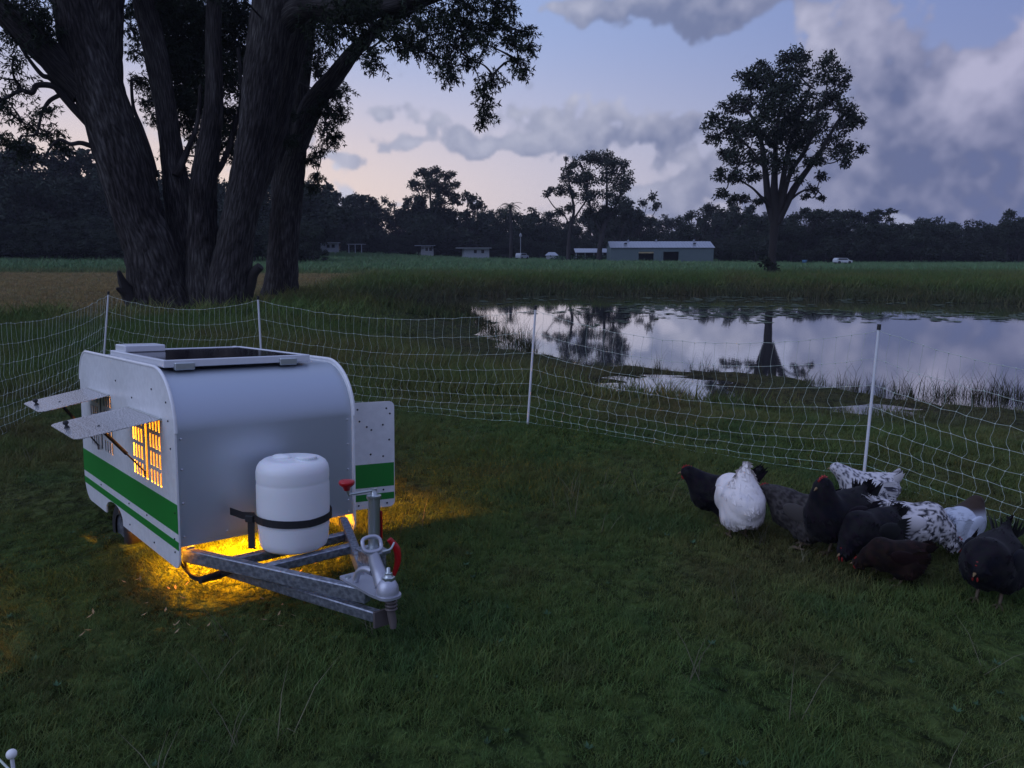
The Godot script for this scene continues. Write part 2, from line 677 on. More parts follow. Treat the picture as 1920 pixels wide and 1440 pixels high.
func water() -> void:
	var m := StandardMaterial3D.new()
	m.albedo_color = Color(0.035, 0.036, 0.04).linear_to_srgb()
	m.roughness = 0.035
	m.metallic = 0.0
	m.metallic_specular = 0.72
	m.clearcoat_enabled = true
	m.clearcoat = 1.0
	m.clearcoat_roughness = 0.03
	m.normal_enabled = true
	var nt := noise_tex(0.02, Color.BLACK, Color.WHITE, 512, 3)
	nt.as_normal_map = true
	nt.bump_strength = 1.0
	m.normal_texture = nt
	m.normal_scale = 0.045
	m.uv1_triplanar = true
	m.uv1_world_triplanar = true
	m.uv1_scale = Vector3(0.5, 0.5, 0.18)
	M.water = m
	var mb := MB.new()
	mb.quad(Vector3(-10, WATER, -8.5), Vector3(48, WATER, -8.5), Vector3(48, WATER, -44), Vector3(-10, WATER, -44))
	structure("pond_water", mb, m)
	for q in [[2.0, -9.85, 0.95, 0.95], [4.45, -9.3, 0.75, 0.55]]:
		var y := (level_a if q[0] < 3.0 else level_b) - 0.022
		var pm := MB.new()
		var mid := pm.vert(Vector3(q[0], y, q[1]), Vector3.UP)
		for k in 33:
			var a := TAU * k / 32.0
			pm.vert(Vector3(q[0] + cos(a) * q[2] * 1.2, y, q[1] + sin(a) * q[3] * 1.2), Vector3.UP)
		for k in 32:
			pm.ix.append_array(PackedInt32Array([mid, mid + 1 + k, mid + 2 + k]))
		structure("puddle_water", pm, m)


func grass_clump(count: int, l0: float, l1: float, w: float, spread: float, lean: float) -> ArrayMesh:
	var mb := MB.new()
	for i in count:
		var a := rng.randf() * TAU
		var p := Vector3(cos(a), 0, sin(a)) * (spread * sqrt(rng.randf()))
		var b := rng.randf() * TAU
		var bend := Vector3(cos(b), 0, sin(b))
		var d := (Vector3.UP + bend * rng.randf() * lean).normalized()
		var s := rng.randf_range(0.7, 1.25)
		mb.col = Color(s * rng.randf_range(0.9, 1.25), s, s * rng.randf_range(0.75, 1.1))
		mb.blade(p - Vector3(0, 0.01, 0), d, bend, rng.randf_range(l0, l1), w)
	return mb.mesh()


func sow(called: String, kinds: Array, m: Material, area: Rect2, per_m2: float, size: Vector2, keep: String, bright := 1.0) -> void:
	# one object per kind of tuft, since each is one mesh repeated
	var lists := []
	var tints := []
	for k in kinds:
		lists.append([])
		tints.append([])
	var count := int(area.size.x * area.size.y * per_m2)
	for i in count:
		var x := rng.randf_range(area.position.x, area.end.x)
		var depth := rng.randf_range(area.position.y, area.end.y)
		if absf(x) > depth * 0.74 + 1.6:
			continue
		var tall := 1.0
		var c := turf(x, -depth)
		if keep != "lawn":
			if depth < 48.0 and x > -12.0:
				var d := seg_dist(Vector2(x, -depth), pond)
				if d < 0.05:
					continue
				if depth < 22.0:
					var bare := smoothstep(4.0, 1.4, d + n_patch.get_noise_2d(x * 8.0, -depth * 8.0) * 2.0)
					if rng.randf() < bare * 0.6:
						continue
					tall = lerpf(1.0, 0.45, bare)
				var h1 := Vector2((x - 2.0) / 1.05, (depth - 9.85) / 1.1).length()
				if h1 < 1.0:
					continue
				var h2 := Vector2((x - 4.45) / 0.9, (depth - 9.3) / 0.65).length()
				if h2 < 1.0:
					continue
			if c.r > 0.18:
				tall *= 0.35
		else:
			tall = 0.75 + 0.6 * clampf(0.5 + n_patch.get_noise_2d(x * 14.0, depth * 14.0) * 1.6, 0.0, 1.0)
		var s := rng.randf_range(size.x, size.y) * tall
		var b := Basis(Vector3.UP, rng.randf() * TAU).scaled(Vector3(s, s * rng.randf_range(0.8, 1.2), s))
		var k := rng.randi() % kinds.size()
		lists[k].append(Transform3D(b, Vector3(x, ground(x, -depth) if depth > 5.0 else 0.0, -depth)))
		var v := rng.randf_range(0.75, 1.3) * bright
		tints[k].append(Color(c.r * v * rng.randf_range(0.9, 1.2), c.g * v, c.b * v))
	for k in kinds.size():
		scatter(called, kinds[k], m, lists[k], tints[k])


func grass() -> void:
	var m := StandardMaterial3D.new()
	m.vertex_color_use_as_albedo = true
	m.roughness = 0.7
	m.metallic_specular = 0.25
	m.backlight_enabled = true
	m.backlight = Color(0.25, 0.25, 0.25)
	M.grass = m
	var lawn := [grass_clump(16, 0.035, 0.085, 0.0022, 0.05, 0.9), grass_clump(16, 0.03, 0.07, 0.0025, 0.06, 1.2), grass_clump(12, 0.05, 0.12, 0.002, 0.05, 0.8)]
	sow("lawn_grass", lawn, m, Rect2(-4.5, 0.9, 9.0, 3.6), 1900.0, Vector2(0.36, 0.6), "lawn")
	sow("lawn_grass", lawn, m, Rect2(-6.5, 4.5, 12.0, 3.5), 900.0, Vector2(0.5, 0.85), "lawn")
	stalks()
	var rough := [grass_clump(14, 0.08, 0.2, 0.004, 0.12, 0.7), grass_clump(12, 0.12, 0.28, 0.004, 0.1, 0.5)]
	sow("rough_grass", rough, m, Rect2(-12, 8.0, 26, 9.0), 110.0, Vector2(0.7, 1.3), "rough")
	var tall := [grass_clump(14, 0.25, 0.55, 0.010, 0.25, 0.5), grass_clump(14, 0.2, 0.45, 0.012, 0.3, 0.8)]
	sow("meadow_grass", tall, m, Rect2(-34, 17.0, 70, 33.0), 16.0, Vector2(0.7, 1.3), "rough")
	var far := [grass_clump(10, 0.25, 0.5, 0.03, 0.5, 0.6)]
	sow("field_grass", far, m, Rect2(-90, 50.0, 180, 85.0), 2.2, Vector2(0.8, 1.3), "rough")


# ---------------------------------------------------------------- the chicken trailer
# its own axes: a forward from the front edge of the side panel, b up, w across from the panel with the windows
const LONG := 1.69
const WIDE := 0.87
const ROOF := 1.045
const SKIRT := 0.167


func V(a: float, b: float, w: float) -> Vector3:
	return Vector3(a, b, -w)


func rounded(corners: Array, seg := 8) -> PackedVector2Array:      # corners: [x, y, radius]
	var out := PackedVector2Array()
	var m := corners.size()
	for i in m:
		var p := Vector2(corners[i][0], corners[i][1])
		var r: float = corners[i][2]
		if r <= 0.0:
			out.append(p)
			continue
		var a := Vector2(corners[(i + m - 1) % m][0], corners[(i + m - 1) % m][1])
		var b := Vector2(corners[(i + 1) % m][0], corners[(i + 1) % m][1])
		var da := (a - p).normalized()
		var db := (b - p).normalized()
		var half := absf(da.angle_to(db)) / 2.0
		var back := r / tan(half)
		var mid := p + (da + db).normalized() * (r / sin(half))
		var s := (p + da * back - mid).angle()
		var e := (p + db * back - mid).angle()
		var sweep := wrapf(e - s, -PI, PI)
		for k in seg + 1:
			out.append(mid + Vector2.from_angle(s + sweep * k / seg) * r)
	return out


# a flat sheet cut to an outline with rectangular openings; at(p, side) places a point of the outline on either face
func sheet(mb: MB, outline: PackedVector2Array, holes: Array, x: Transform3D, thick: float) -> void:
	var cuts := [-1e3, 1e3]
	for h in holes:
		cuts.append(h.position.x)
		cuts.append(h.end.x)
	cuts.sort()
	var pieces := []
	for i in cuts.size() - 1:
		var x0: float = maxf(cuts[i], -50.0)
		var x1: float = minf(cuts[i + 1], 50.0)
		if x1 - x0 < 1e-6:
			continue
		var bands := [[-50.0, 50.0]]
		for h in holes:
			if h.position.x < x1 - 1e-6 and h.end.x > x0 + 1e-6:
				bands = [[-50.0, h.position.y], [h.end.y, 50.0]]
		for bd in bands:
			pieces.append_array(Geometry2D.intersect_polygons(outline, PackedVector2Array([Vector2(x0, bd[0]), Vector2(x1, bd[0]), Vector2(x1, bd[1]), Vector2(x0, bd[1])])))
	for side in [0, 1]:
		var z := 0.0 if side == 0 else -thick
		var nn := x.basis.z.normalized() * (1.0 if side == 0 else -1.0)
		for p in pieces:
			var ids := Geometry2D.triangulate_polygon(p)
			for k in range(0, ids.size(), 3):
				mb.tri_out(x * Vector3(p[ids[k]].x, p[ids[k]].y, z), x * Vector3(p[ids[k + 1]].x, p[ids[k + 1]].y, z), x * Vector3(p[ids[k + 2]].x, p[ids[k + 2]].y, z), nn)
	var loops := [outline]
	for h in holes:
		loops.append(PackedVector2Array([h.position, h.position + Vector2(0, h.size.y), h.end, h.position + Vector2(h.size.x, 0)]))
	for l in loops.size():
		var lp: PackedVector2Array = loops[l]
		for i in lp.size():
			var p := lp[i]
			var q := lp[(i + 1) % lp.size()]
			if p.distance_to(q) < 1e-6:
				continue
			var o := (q - p).orthogonal().normalized()
			var probe := (p + q) / 2.0 + o * 0.001
			var inside := Geometry2D.is_point_in_polygon(probe, lp)
			if (inside and l == 0) or (not inside and l > 0):
				o = -o
			mb.quad_out(x * Vector3(p.x, p.y, 0), x * Vector3(q.x, q.y, 0), x * Vector3(q.x, q.y, -thick), x * Vector3(p.x, p.y, -thick), x.basis * Vector3(o.x, o.y, 0))


func stripe(mb: MB, outline: PackedVector2Array, low: float, high: float, x: Transform3D) -> void:
	for p in Geometry2D.intersect_polygons(outline, PackedVector2Array([Vector2(-50, low), Vector2(50, low), Vector2(50, high), Vector2(-50, high)])):
		sheet(mb, p, [], x, 0.0012)


func trailer_materials() -> void:
	M.white = paint(0.80, 0.80, 0.80, 0.38)
	M.white.clearcoat_enabled = true
	M.white.clearcoat = 0.35
	M.white.clearcoat_roughness = 0.15
	M.white.albedo_texture = noise_tex(0.02, Color(0.965, 0.965, 0.965), Color(1, 1, 1), 512, 5)
	M.white.uv1_triplanar = true
	M.white.uv1_scale = Vector3(1.7, 1.7, 1.7)
	M.green = paint(0.012, 0.215, 0.028, 0.4)
	M.alu = paint(0.49, 0.54, 0.60, 0.45, 0.85)
	M.alu.uv1_triplanar = true
	M.alu.uv1_scale = Vector3(1.3, 1.3, 1.3)
	var wet := noise_tex(0.09, Color(0.35, 0.35, 0.35), Color(1, 1, 1), 512, 2, FastNoiseLite.TYPE_SIMPLEX, 0.28, 0.42)
	M.wet_alu = paint(0.66, 0.65, 0.66, 0.42, 0.85)
	M.wet_alu.albedo_texture = wet
	M.wet_alu.roughness_texture = wet
	M.wet_alu.uv1_triplanar = true
	M.wet_alu.uv1_scale = Vector3(2.2, 2.2, 2.2)
	M.galv = paint(0.42, 0.45, 0.50, 0.45, 0.75)
	M.galv.albedo_texture = noise_tex(0.03, Color(0.72, 0.72, 0.74), Color(1, 1, 1), 512, 4, FastNoiseLite.TYPE_CELLULAR)
	M.galv.roughness_texture = noise_tex(0.02, Color(0.7, 0.7, 0.7), Color(1, 1, 1), 512, 4)
	M.galv.uv1_triplanar = true
	M.galv.uv1_scale = Vector3(3, 3, 3)
	M.cast = paint(0.46, 0.47, 0.52, 0.42, 0.6)
	M.zinc = paint(0.50, 0.54, 0.54, 0.3, 0.9)
	M.black = paint(0.012, 0.012, 0.013, 0.6)
	M.rubber = paint(0.014, 0.014, 0.014, 0.85)
	M.red = paint(0.42, 0.008, 0.012, 0.35)
	M.rust = paint(0.15, 0.125, 0.12, 0.6, 0.5)
	M.rivet = paint(0.55, 0.56, 0.6, 0.3, 0.9)
	M.ply = paint(0.13, 0.095, 0.06, 0.8)
	M.frame = paint(0.74, 0.75, 0.78, 0.4, 0.3)
	M.cell = paint(0.010, 0.008, 0.014, 0.12)
	M.plastic = paint(0.82, 0.82, 0.82, 0.42)
	M.plastic.subsurf_scatter_enabled = true
	M.plastic.subsurf_scatter_strength = 0.25
	M.plastic.backlight_enabled = true
	M.plastic.backlight = Color(0.2, 0.2, 0.2)
	M.lamp = StandardMaterial3D.new()
	M.lamp.albedo_color = Color(1, 0.8, 0.4)
	M.lamp.emission_enabled = true
	M.lamp.emission = Color(1.0, 0.66, 0.16)
	M.lamp.emission_energy_multiplier = 2.2


func grille(mb: MB, r: Rect2, thick: float) -> void:
	# punched slots: four rows of four narrow slots on either side of one slot that runs the whole height
	var cols := [0.0, 0.0445, 0.089, 0.1335, 0.199, 0.2715, 0.316, 0.3605, 0.405]
	var scale := r.size.x / 0.427
	var rows := 4
	var gap := 0.020
	var tall := (r.size.y - gap * (rows - 1)) / rows
	var z := -thick * 0.5
	var edges := []
	for k in cols.size():
		var wide := 0.021 if k != 4 else 0.028
		edges.append([r.position.x + cols[k] * scale, r.position.x + (cols[k] + wide) * scale])
	for k in cols.size() - 1:      # the metal left between two columns
		var x0: float = edges[k][1]
		var x1: float = edges[k + 1][0]
		mb.box(Transform3D(Basis(), Vector3((x0 + x1) / 2, r.get_center().y, z)), Vector3(x1 - x0, r.size.y, thick))
	for k in cols.size():
		if k == 4:
			continue
		for j in rows - 1:
			var y := r.position.y + tall * (j + 1) + gap * (j + 0.5)
			mb.box(Transform3D(Basis(), Vector3((edges[k][0] + edges[k][1]) / 2, y, z)), Vector3(edges[k][1] - edges[k][0], gap, thick))


func trailer() -> void:

	var f := Vector3(0.6602281, 0.04579473, 0.74966772)
	var u := Vector3(0.00874915, 0.99760274, -0.06864559)
	var x := Transform3D(Basis(f, u, f.cross(u)).orthonormalized(), Vector3(-1.45228, 0.0, -3.12769))
	var t := thing("chicken_trailer", "small white and silver chicken trailer with green stripes, warmly lit inside, its flaps open", "trailer", "", x)
	var left := Transform3D(Basis(), V(0, 0, 0))
	var right := Transform3D(Basis(), V(0, 0, WIDE - 0.008))
	var arch := PackedVector2Array()
	for k in 13:
		var g := PI * k / 12.0
		arch.append(Vector2(-1.05 - 0.165 * cos(g), SKIRT + 0.088 * pow(sin(g), 0.7)))
	var body := rounded([[0.0, SKIRT, 0.055], [0.0, ROOF, 0.27], [-LONG, ROOF, 0.17], [-LONG, SKIRT, 0.14]], 12)
	# the wheel arch is cut out of the lower edge
	var cutter := PackedVector2Array([Vector2(-1.215, SKIRT - 0.2), Vector2(-0.885, SKIRT - 0.2)])
	for k in 13:
		cutter.append(arch[12 - k])
	var outline: PackedVector2Array = Geometry2D.clip_polygons(body, cutter)[0]
	var win1 := Rect2(-0.63, 0.500, 0.427, 0.315)
	var win2 := Rect2(-1.46, 0.520, 0.447, 0.315)
	var doorway := Rect2(-0.72, 0.21, 0.44, 0.59)
	var mb := MB.new()
	sheet(mb, outline, [win1, win2], left, 0.008)
	var panel := part("side_panel", mb, M.white, t, "white side panel with two slotted windows")
	mb = MB.new()
	sheet(mb, outline, [doorway], right, 0.008)
	part("side_panel", mb, M.white, t, "white side panel with the doorway")
	for r in [win1, win2]:
		mb = MB.new()
		grille(mb, r, 0.002)
		part("window_grille", mb, M.white, panel)
	for s in [[0.3306, 0.4614, "stripe"], [0.2570, 0.2944, "stripe"]]:
		mb = MB.new()
		stripe(mb, outline, s[0], s[1], Transform3D(Basis(), V(0, 0, -0.0014)))
		part(s[2], mb, M.green, panel)
	# trim round the edge of both panels
	for w in [0.004, WIDE - 0.004]:
		mb = MB.new()
		var ring := PackedVector3Array()
		var rad := PackedFloat32Array()
		for p in body:
			if p.y > 0.36:
				ring.append(V(p.x, p.y, w))
				rad.append(0.0085)
		mb.tube(ring, rad, 8)
		part("edge_trim", mb, M.white, t)
	# the bent skin: front, roof and back in one sheet
	var skin := PackedVector2Array()
	for p in rounded([[-0.02, 0.265, 0.0], [-0.02, ROOF - 0.018, 0.255], [-LONG + 0.02, ROOF - 0.018, 0.155], [-LONG + 0.02, 0.265, 0.0]], 20):
		skin.append(p)
	mb = MB.new()
	for s in [[0.0, 1.0], [0.006, -1.0]]:
		var first := mb.v.size()
		for i in skin.size():
			var d: Vector2 = (skin[mini(i + 1, skin.size() - 1)] - skin[maxi(i - 1, 0)]).normalized()
			var nn := Vector2(d.y, -d.x)
			for w in [0.0085, WIDE - 0.0085]:
				mb.vert(V(skin[i].x - nn.x * s[0], skin[i].y - nn.y * s[0], w), Vector3(nn.x, nn.y, 0) * s[1], Vector2(i, w))
		for i in skin.size() - 1:
			var k := first + i * 2
			if s[1] < 0.0:
				mb.ix.append_array(PackedInt32Array([k, k + 1, k + 2, k + 1, k + 3, k + 2]))
			else:
				mb.ix.append_array(PackedInt32Array([k, k + 2, k + 1, k + 1, k + 2, k + 3]))
	var bent := part("metal_skin", mb, M.alu, t, "silver sheet bent round front and roof")
	for r in [[0.31, 0.03], [0.46, 0.03], [0.61, 0.03], [0.745, 0.03], [0.28, 0.84], [0.34, 0.84], [0.50, 0.84], [0.63, 0.84], [0.755, 0.84], [0.30, 0.22]]:
		mb = MB.new()
		mb.ball(Transform3D(Basis().scaled(Vector3(0.004, 0.006, 0.006)), V(-0.0185, r[0], r[1])), 4, 8)
		part("rivet", mb, M.rivet, bent)
	for r in [[-0.10, 0.90], [-0.06, 0.70], [-0.05, 0.30], [-0.05, 0.24], [-0.3, 0.94], [-0.62, 0.87], [-0.9, 0.93], [-0.03, 0.42], [-0.9, 0.2], [-0.75, 0.205], [-0.35, 0.21], [-0.45, 0.32], [-0.75, 0.315], [-1.3, 0.31], [-0.08, 0.82]]:
		mb = MB.new()
		mb.ball(Transform3D(Basis().scaled(Vector3(0.005, 0.005, 0.003)), V(r[0], r[1], -0.0015)), 4, 8)
		part("rivet", mb, M.black, panel)
	# windows' flaps, propped out on struts
	for q in [[win1, -0.165, -0.690, 0.815, -0.340, 0.760, -0.41], [win2, -1.03, -1.50, 0.838, -0.320, 0.775, -1.27]]:
		var tip: float = q[4]
		var hy: float = q[3]
		var slope: Vector3 = (V(0, q[5], tip) - V(0, hy, -0.004)).normalized()
		var xf := Transform3D(Basis(Vector3(1, 0, 0), slope, Vector3(1, 0, 0).cross(slope)), V(0, hy, -0.004))
		mb = MB.new()
		var reach: float = Vector2(tip, q[5] - hy).length()
		sheet(mb, rounded([[q[2], 0.0, 0.0], [q[1], 0.0, 0.0], [q[1], reach, 0.05], [q[2], reach, 0.05]], 6), [], xf, 0.003)
		var flap := part("window_flap", mb, M.wet_alu, t, "wet aluminium window flap propped open")
		mb = MB.new()
		var mid: float = q[2] + 0.2
		var kp := xf * Vector3(mid, reach - 0.035, 0)
		var off := xf.basis.z * (1.0 if xf.basis.z.y > 0.0 else -1.0)
		mb.lathe(Transform3D(Basis(Vector3.RIGHT, off, Vector3.RIGHT.cross(off)), kp), PackedVector2Array([Vector2(0.013, 0.0), Vector2(0.010, 0.010), Vector2(0.006, 0.014), Vector2(0.006, 0.018), Vector2(0.011, 0.022), Vector2(0.013, 0.030), Vector2(0.009, 0.036), Vector2(0.0, 0.037)]), 12)
		part("latch_knob", mb, M.black, flap)
		mb = MB.new()
		mb.rod(V(q[2], hy + 0.002, -0.006), V(q[1], hy + 0.002, -0.006), 0.006)
		part("hinge", mb, M.zinc, flap)
		mb = MB.new()
		var top := xf * Vector3(q[6] + 0.06, reach * 0.62, -0.004)
		var foot := V(q[6], 0.535, -0.008)
		mb.rod(foot.lerp(top, 0.42), top, 0.0085)
		mb.rod(foot, foot.lerp(top, 0.45), 0.004)
		part("gas_strut", mb, M.black, t)
		mb = MB.new()
		mb.box(Transform3D(Basis(), foot + Vector3(0, -0.004, 0.004)), Vector3(0.02, 0.03, 0.008), 0.002)
		part("strut_bracket", mb, M.rust, t)
	# the door on the far side, folded open past the front
	var ang := deg_to_rad(15.0)
	var dx := Vector3(sin(ang), 0, -cos(ang))
	var dz := dx.cross(Vector3.UP)
	var dt := Transform3D(Basis(dx, Vector3.UP, dz), V(-0.27, 0, WIDE + 0.004))
	var door_line := rounded([[0.0, 0.213, 0.0], [0.355, 0.213, 0.03], [0.355, 0.803, 0.03], [0.0, 0.803, 0.0]], 6)
	mb = MB.new()
	sheet(mb, door_line, [], dt, 0.006)
	var door := part("door", mb, M.white, t, "white door with green stripes, swung open")
	for s in [[0.3306, 0.4614], [0.2570, 0.2944]]:
		mb = MB.new()
		stripe(mb, PackedVector2Array([Vector2(0.0, 0.1), Vector2(0.351, 0.1), Vector2(0.351, 0.9), Vector2(0.0, 0.9)]), s[0], s[1], dt.translated_local(Vector3(0, 0, 0.0014)))
		part("stripe", mb, M.green, door)
	for r in [[0.15, 0.765], [0.31, 0.765], [0.33, 0.735], [0.16, 0.70], [0.29, 0.675], [0.20, 0.668], [0.225, 0.65], [0.325, 0.59], [0.22, 0.515], [0.29, 0.50], [0.29, 0.312], [0.31, 0.235], [0.15, 0.235]]:
		mb = MB.new()
		mb.ball(Transform3D(dt.basis * Basis().scaled(Vector3(0.0055, 0.0055, 0.003)), dt * Vector3(r[0], r[1], 0.001)), 4, 8)
		part("rivet", mb, M.black, door)
	# roof: solar panel and a vent box behind it
	mb = MB.new()
	var sx := Transform3D(Basis(), V(-0.66, 1.058, 0.385))
	for e in [[Vector3(0.435, 0, 0), Vector3(0.022, 0.034, 0.71)], [Vector3(-0.435, 0, 0), Vector3(0.022, 0.034, 0.71)], [Vector3(0, 0, 0.344), Vector3(0.848, 0.034, 0.022)], [Vector3(0, 0, -0.344), Vector3(0.848, 0.034, 0.022)]]:
		mb.box(sx.translated_local(e[0]), e[1], 0.003)
	var solar := part("solar_panel", mb, M.frame, t, "dark solar panel in a pale frame on the roof")
	mb = MB.new()
	mb.box(sx.translated_local(Vector3(0, 0.008, 0)), Vector3(0.848, 0.012, 0.666))
	part("solar_glass", mb, M.cell, solar)
	for w in [0.12, 0.62]:
		mb = MB.new()
		mb.box(Transform3D(Basis(), V(-0.212, 1.045, w)), Vector3(0.022, 0.034, 0.09), 0.004)
		part("mounting_bracket", mb, M.zinc, solar)
	mb = MB.new()
	mb.box(Transform3D(Basis(), V(-0.99, 1.090, 0.15)), Vector3(0.18, 0.036, 0.20), 0.004)
	part("roof_box", mb, M.frame, t)
	mb = MB.new()
	for k in 3:
		mb.ball(Transform3D(Basis().scaled(Vector3(0.014, 0.01, 0.012)), V(-0.92 + 0.02 * k, 1.036, 0.018 + 0.012 * k)), 6, 10)
	part("cable_gland", mb, M.plastic, t)
	# inside: partition, nest boards, floor of wire, lamp
	mb = MB.new()
	mb.box(Transform3D(Basis(), V(-1.02, 0.60, WIDE / 2)), Vector3(0.012, 0.80, WIDE - 0.03))
	part("partition_board", mb, M.ply, t)
	mb = MB.new()
	mb.box(Transform3D(Basis(), V(-1.35, 0.30, WIDE / 2)), Vector3(0.62, 0.012, WIDE - 0.03))
	part("nest_floor", mb, M.ply, t)
	mb = MB.new()
	mb.box(Transform3D(Basis(), V(-1.255, 0.66, 0.05)), Vector3(0.42, 0.66, 0.008))
	part("nest_curtain", mb, M.black, t)
	mb = MB.new()
	mb.box(Transform3D(Basis(), V(-0.5, 0.62, 0.45)), Vector3(0.03, 0.03, 0.8), 0.004)
	part("perch", mb, M.ply, t)
	mb = MB.new()
	for k in 12:
		mb.rod(V(-1.01 + k * 0.088, 0.272, 0.01), V(-1.01 + k * 0.088, 0.272, WIDE - 0.01), 0.002, 5)
	for k in 10:
		mb.rod(V(-1.01, 0.276, 0.05 + k * 0.085), V(-0.03, 0.276, 0.05 + k * 0.085), 0.002, 5)
	var wire := part("wire_floor", mb, M.galv, t)
	wire.set_meta("kind", "stuff")
	mb = MB.new()
	mb.tube(PackedVector3Array([V(-0.40, 0.985, 0.43), V(-0.40, 0.905, 0.43)]), PackedFloat32Array([0.024, 0.024]), 12)
	part("lamp_holder", mb, M.white, t)
	mb = MB.new()
	mb.ball(Transform3D(Basis().scaled(Vector3(0.035, 0.045, 0.035)), V(-0.40, 0.862, 0.43)))
	part("lamp_bulb", mb, M.lamp, t)
	var lamp := OmniLight3D.new()
	lamp.name = "coop_lamp_glow"
	lamp.position = V(-0.40, 0.862, 0.43)
	lamp.light_color = Color(1.0, 0.60, 0.10)
	lamp.light_energy = 4.2
	lamp.light_size = 0.035
	lamp.omni_range = 6.0
	lamp.omni_attenuation = 2.0
	lamp.shadow_enabled = true
	t.add_child(lamp)
	# a second lamp under the floor, which lights the grass below
	mb = MB.new()
	mb.lathe(Transform3D(Basis(Vector3.RIGHT, PI), V(-0.34, 0.262, 0.40)), PackedVector2Array([Vector2(0.05, -0.006), Vector2(0.05, 0.012), Vector2(0.0, 0.014)]), 20)
	part("floor_lamp_lens", mb, M.lamp, t)
	var under := SpotLight3D.new()
	under.name = "floor_lamp_glow"
	under.position = V(-0.34, 0.244, 0.40)
	under.rotation.x = -PI / 2
	under.light_color = Color(1.0, 0.57, 0.06)
	under.light_energy = 5.0
	under.light_size = 0.05
	under.spot_range = 4.0
	under.spot_angle = 66.0
	under.spot_angle_attenuation = 0.35
	under.shadow_enabled = true
	t.add_child(under)
	# dark lining boards on the inside of the far wall
	for e in [[-1.0, -0.745, 0.29, 0.99], [-0.735, -0.265, 0.62, 0.99], [-0.255, -0.05, 0.29, 0.74]]:
		mb = MB.new()
		mb.box(Transform3D(Basis(), V((e[0] + e[1]) / 2, (e[2] + e[3]) / 2, WIDE - 0.022)), Vector3(e[1] - e[0], e[3] - e[2], 0.010), 0.001)
		part("lining_board", mb, M.ply, t)
	# wheels
	for w in [0.066, WIDE - 0.066]:
		var hub := V(-1.05, 0.100 if w < 0.4 else 0.13, w)
		var wx := Transform3D(Basis(Vector3.RIGHT, Vector3(0, 0, 1), Vector3(0, -1, 0)), hub)
		mb = MB.new()
		mb.lathe(wx, PackedVector2Array([Vector2(0.085, -0.044), Vector2(0.12, -0.05), Vector2(0.146, -0.04), Vector2(0.154, -0.02), Vector2(0.155, 0.0), Vector2(0.154, 0.02), Vector2(0.146, 0.04), Vector2(0.12, 0.05), Vector2(0.085, 0.044)]), 28)
		var wheel := part("wheel", mb, M.rubber, t)
		mb = MB.new()
		mb.lathe(wx, PackedVector2Array([Vector2(0.0, -0.03), Vector2(0.03, -0.034), Vector2(0.05, -0.022), Vector2(0.088, -0.036), Vector2(0.088, 0.036), Vector2(0.05, 0.022), Vector2(0.03, 0.034), Vector2(0.0, 0.03)]), 20)
		part("rim", mb, M.galv, wheel)
	mb = MB.new()
	mb.bar(V(-1.05, 0.13, 0.1), V(-1.05, 0.14, WIDE - 0.1), 0.04, 0.04)
	part("axle", mb, M.galv, t)
	# chassis
	for w in [0.06, WIDE - 0.06]:
		mb = MB.new()
		mb.bar(V(-1.62, 0.235, w), V(-0.03, 0.235, w), 0.04, 0.05)
		part("chassis_rail", mb, M.galv, t)
	# drawbar
	for e in [[V(-0.06, 0.218, 0.045), V(0.86, 0.208, 0.428)], [V(0.0, 0.235, 0.80), V(0.80, 0.205, 0.47)]]:
		mb = MB.new()
		mb.bar(e[0], e[1], 0.04, 0.058)
		part("drawbar_rail", mb, M.galv, t)
	for e in [[0.17, 0.148, 0.725], [0.345, 0.222, 0.652]]:
		mb = MB.new()
		mb.bar(V(e[0], 0.216, e[1]), V(e[0], 0.222, e[2]), 0.045, 0.04)
		part("cross_member", mb, M.galv, t)
	mb = MB.new()
	mb.bar(V(0.06, 0.143, 0.185), V(0.945, 0.147, 0.432), 0.04, 0.042)
	part("lower_rail", mb, M.galv, t)
	mb = MB.new()
	mb.tube(PackedVector3Array([V(0.10, 0.142, 0.05), V(0.062, 0.142, 0.19)]), PackedFloat32Array([0.016, 0.016]), 12)
	part("lower_tube", mb, M.black, t)
	mb = MB.new()
	mb.bar(V(0.955, 0.115, 0.434), V(0.955, 0.180, 0.434), 0.075, 0.012, Vector3(1, 0, 0), 0.002)
	part("end_plate", mb, M.rust, t)
	mb = MB.new()
	mb.tube(PackedVector3Array([V(0.992, 0.112, 0.459), V(0.99, 0.14, 0.458), V(0.985, 0.17, 0.455), V(0.985, 0.235, 0.452)]), PackedFloat32Array([0.012, 0.016, 0.016, 0.013]), 12)
	for k in 3:
		mb.lathe(Transform3D(Basis(), V(0.987, 0.188 + 0.014 * k, 0.454)), PackedVector2Array([Vector2(0.019, -0.005), Vector2(0.025, 0.0), Vector2(0.019, 0.005)]), 14)
	part("spring_leg", mb, M.rust, t)
	coupling(t)
	jack(t)
	var hoses := MB.new()
	for k in 2:
		hoses.tube(ccurve(PackedVector3Array([V(-0.10, 0.18, 0.03 + 0.02 * k), V(-0.02, 0.125 - 0.01 * k, 0.06), V(0.06, 0.13 - 0.012 * k, 0.13), V(0.16, 0.18, 0.20)]), 6), fcurve(PackedFloat32Array([0.006, 0.006, 0.006, 0.006]), 6), 6)
	part("cable", hoses, M.rubber, t)
	barrel(x)


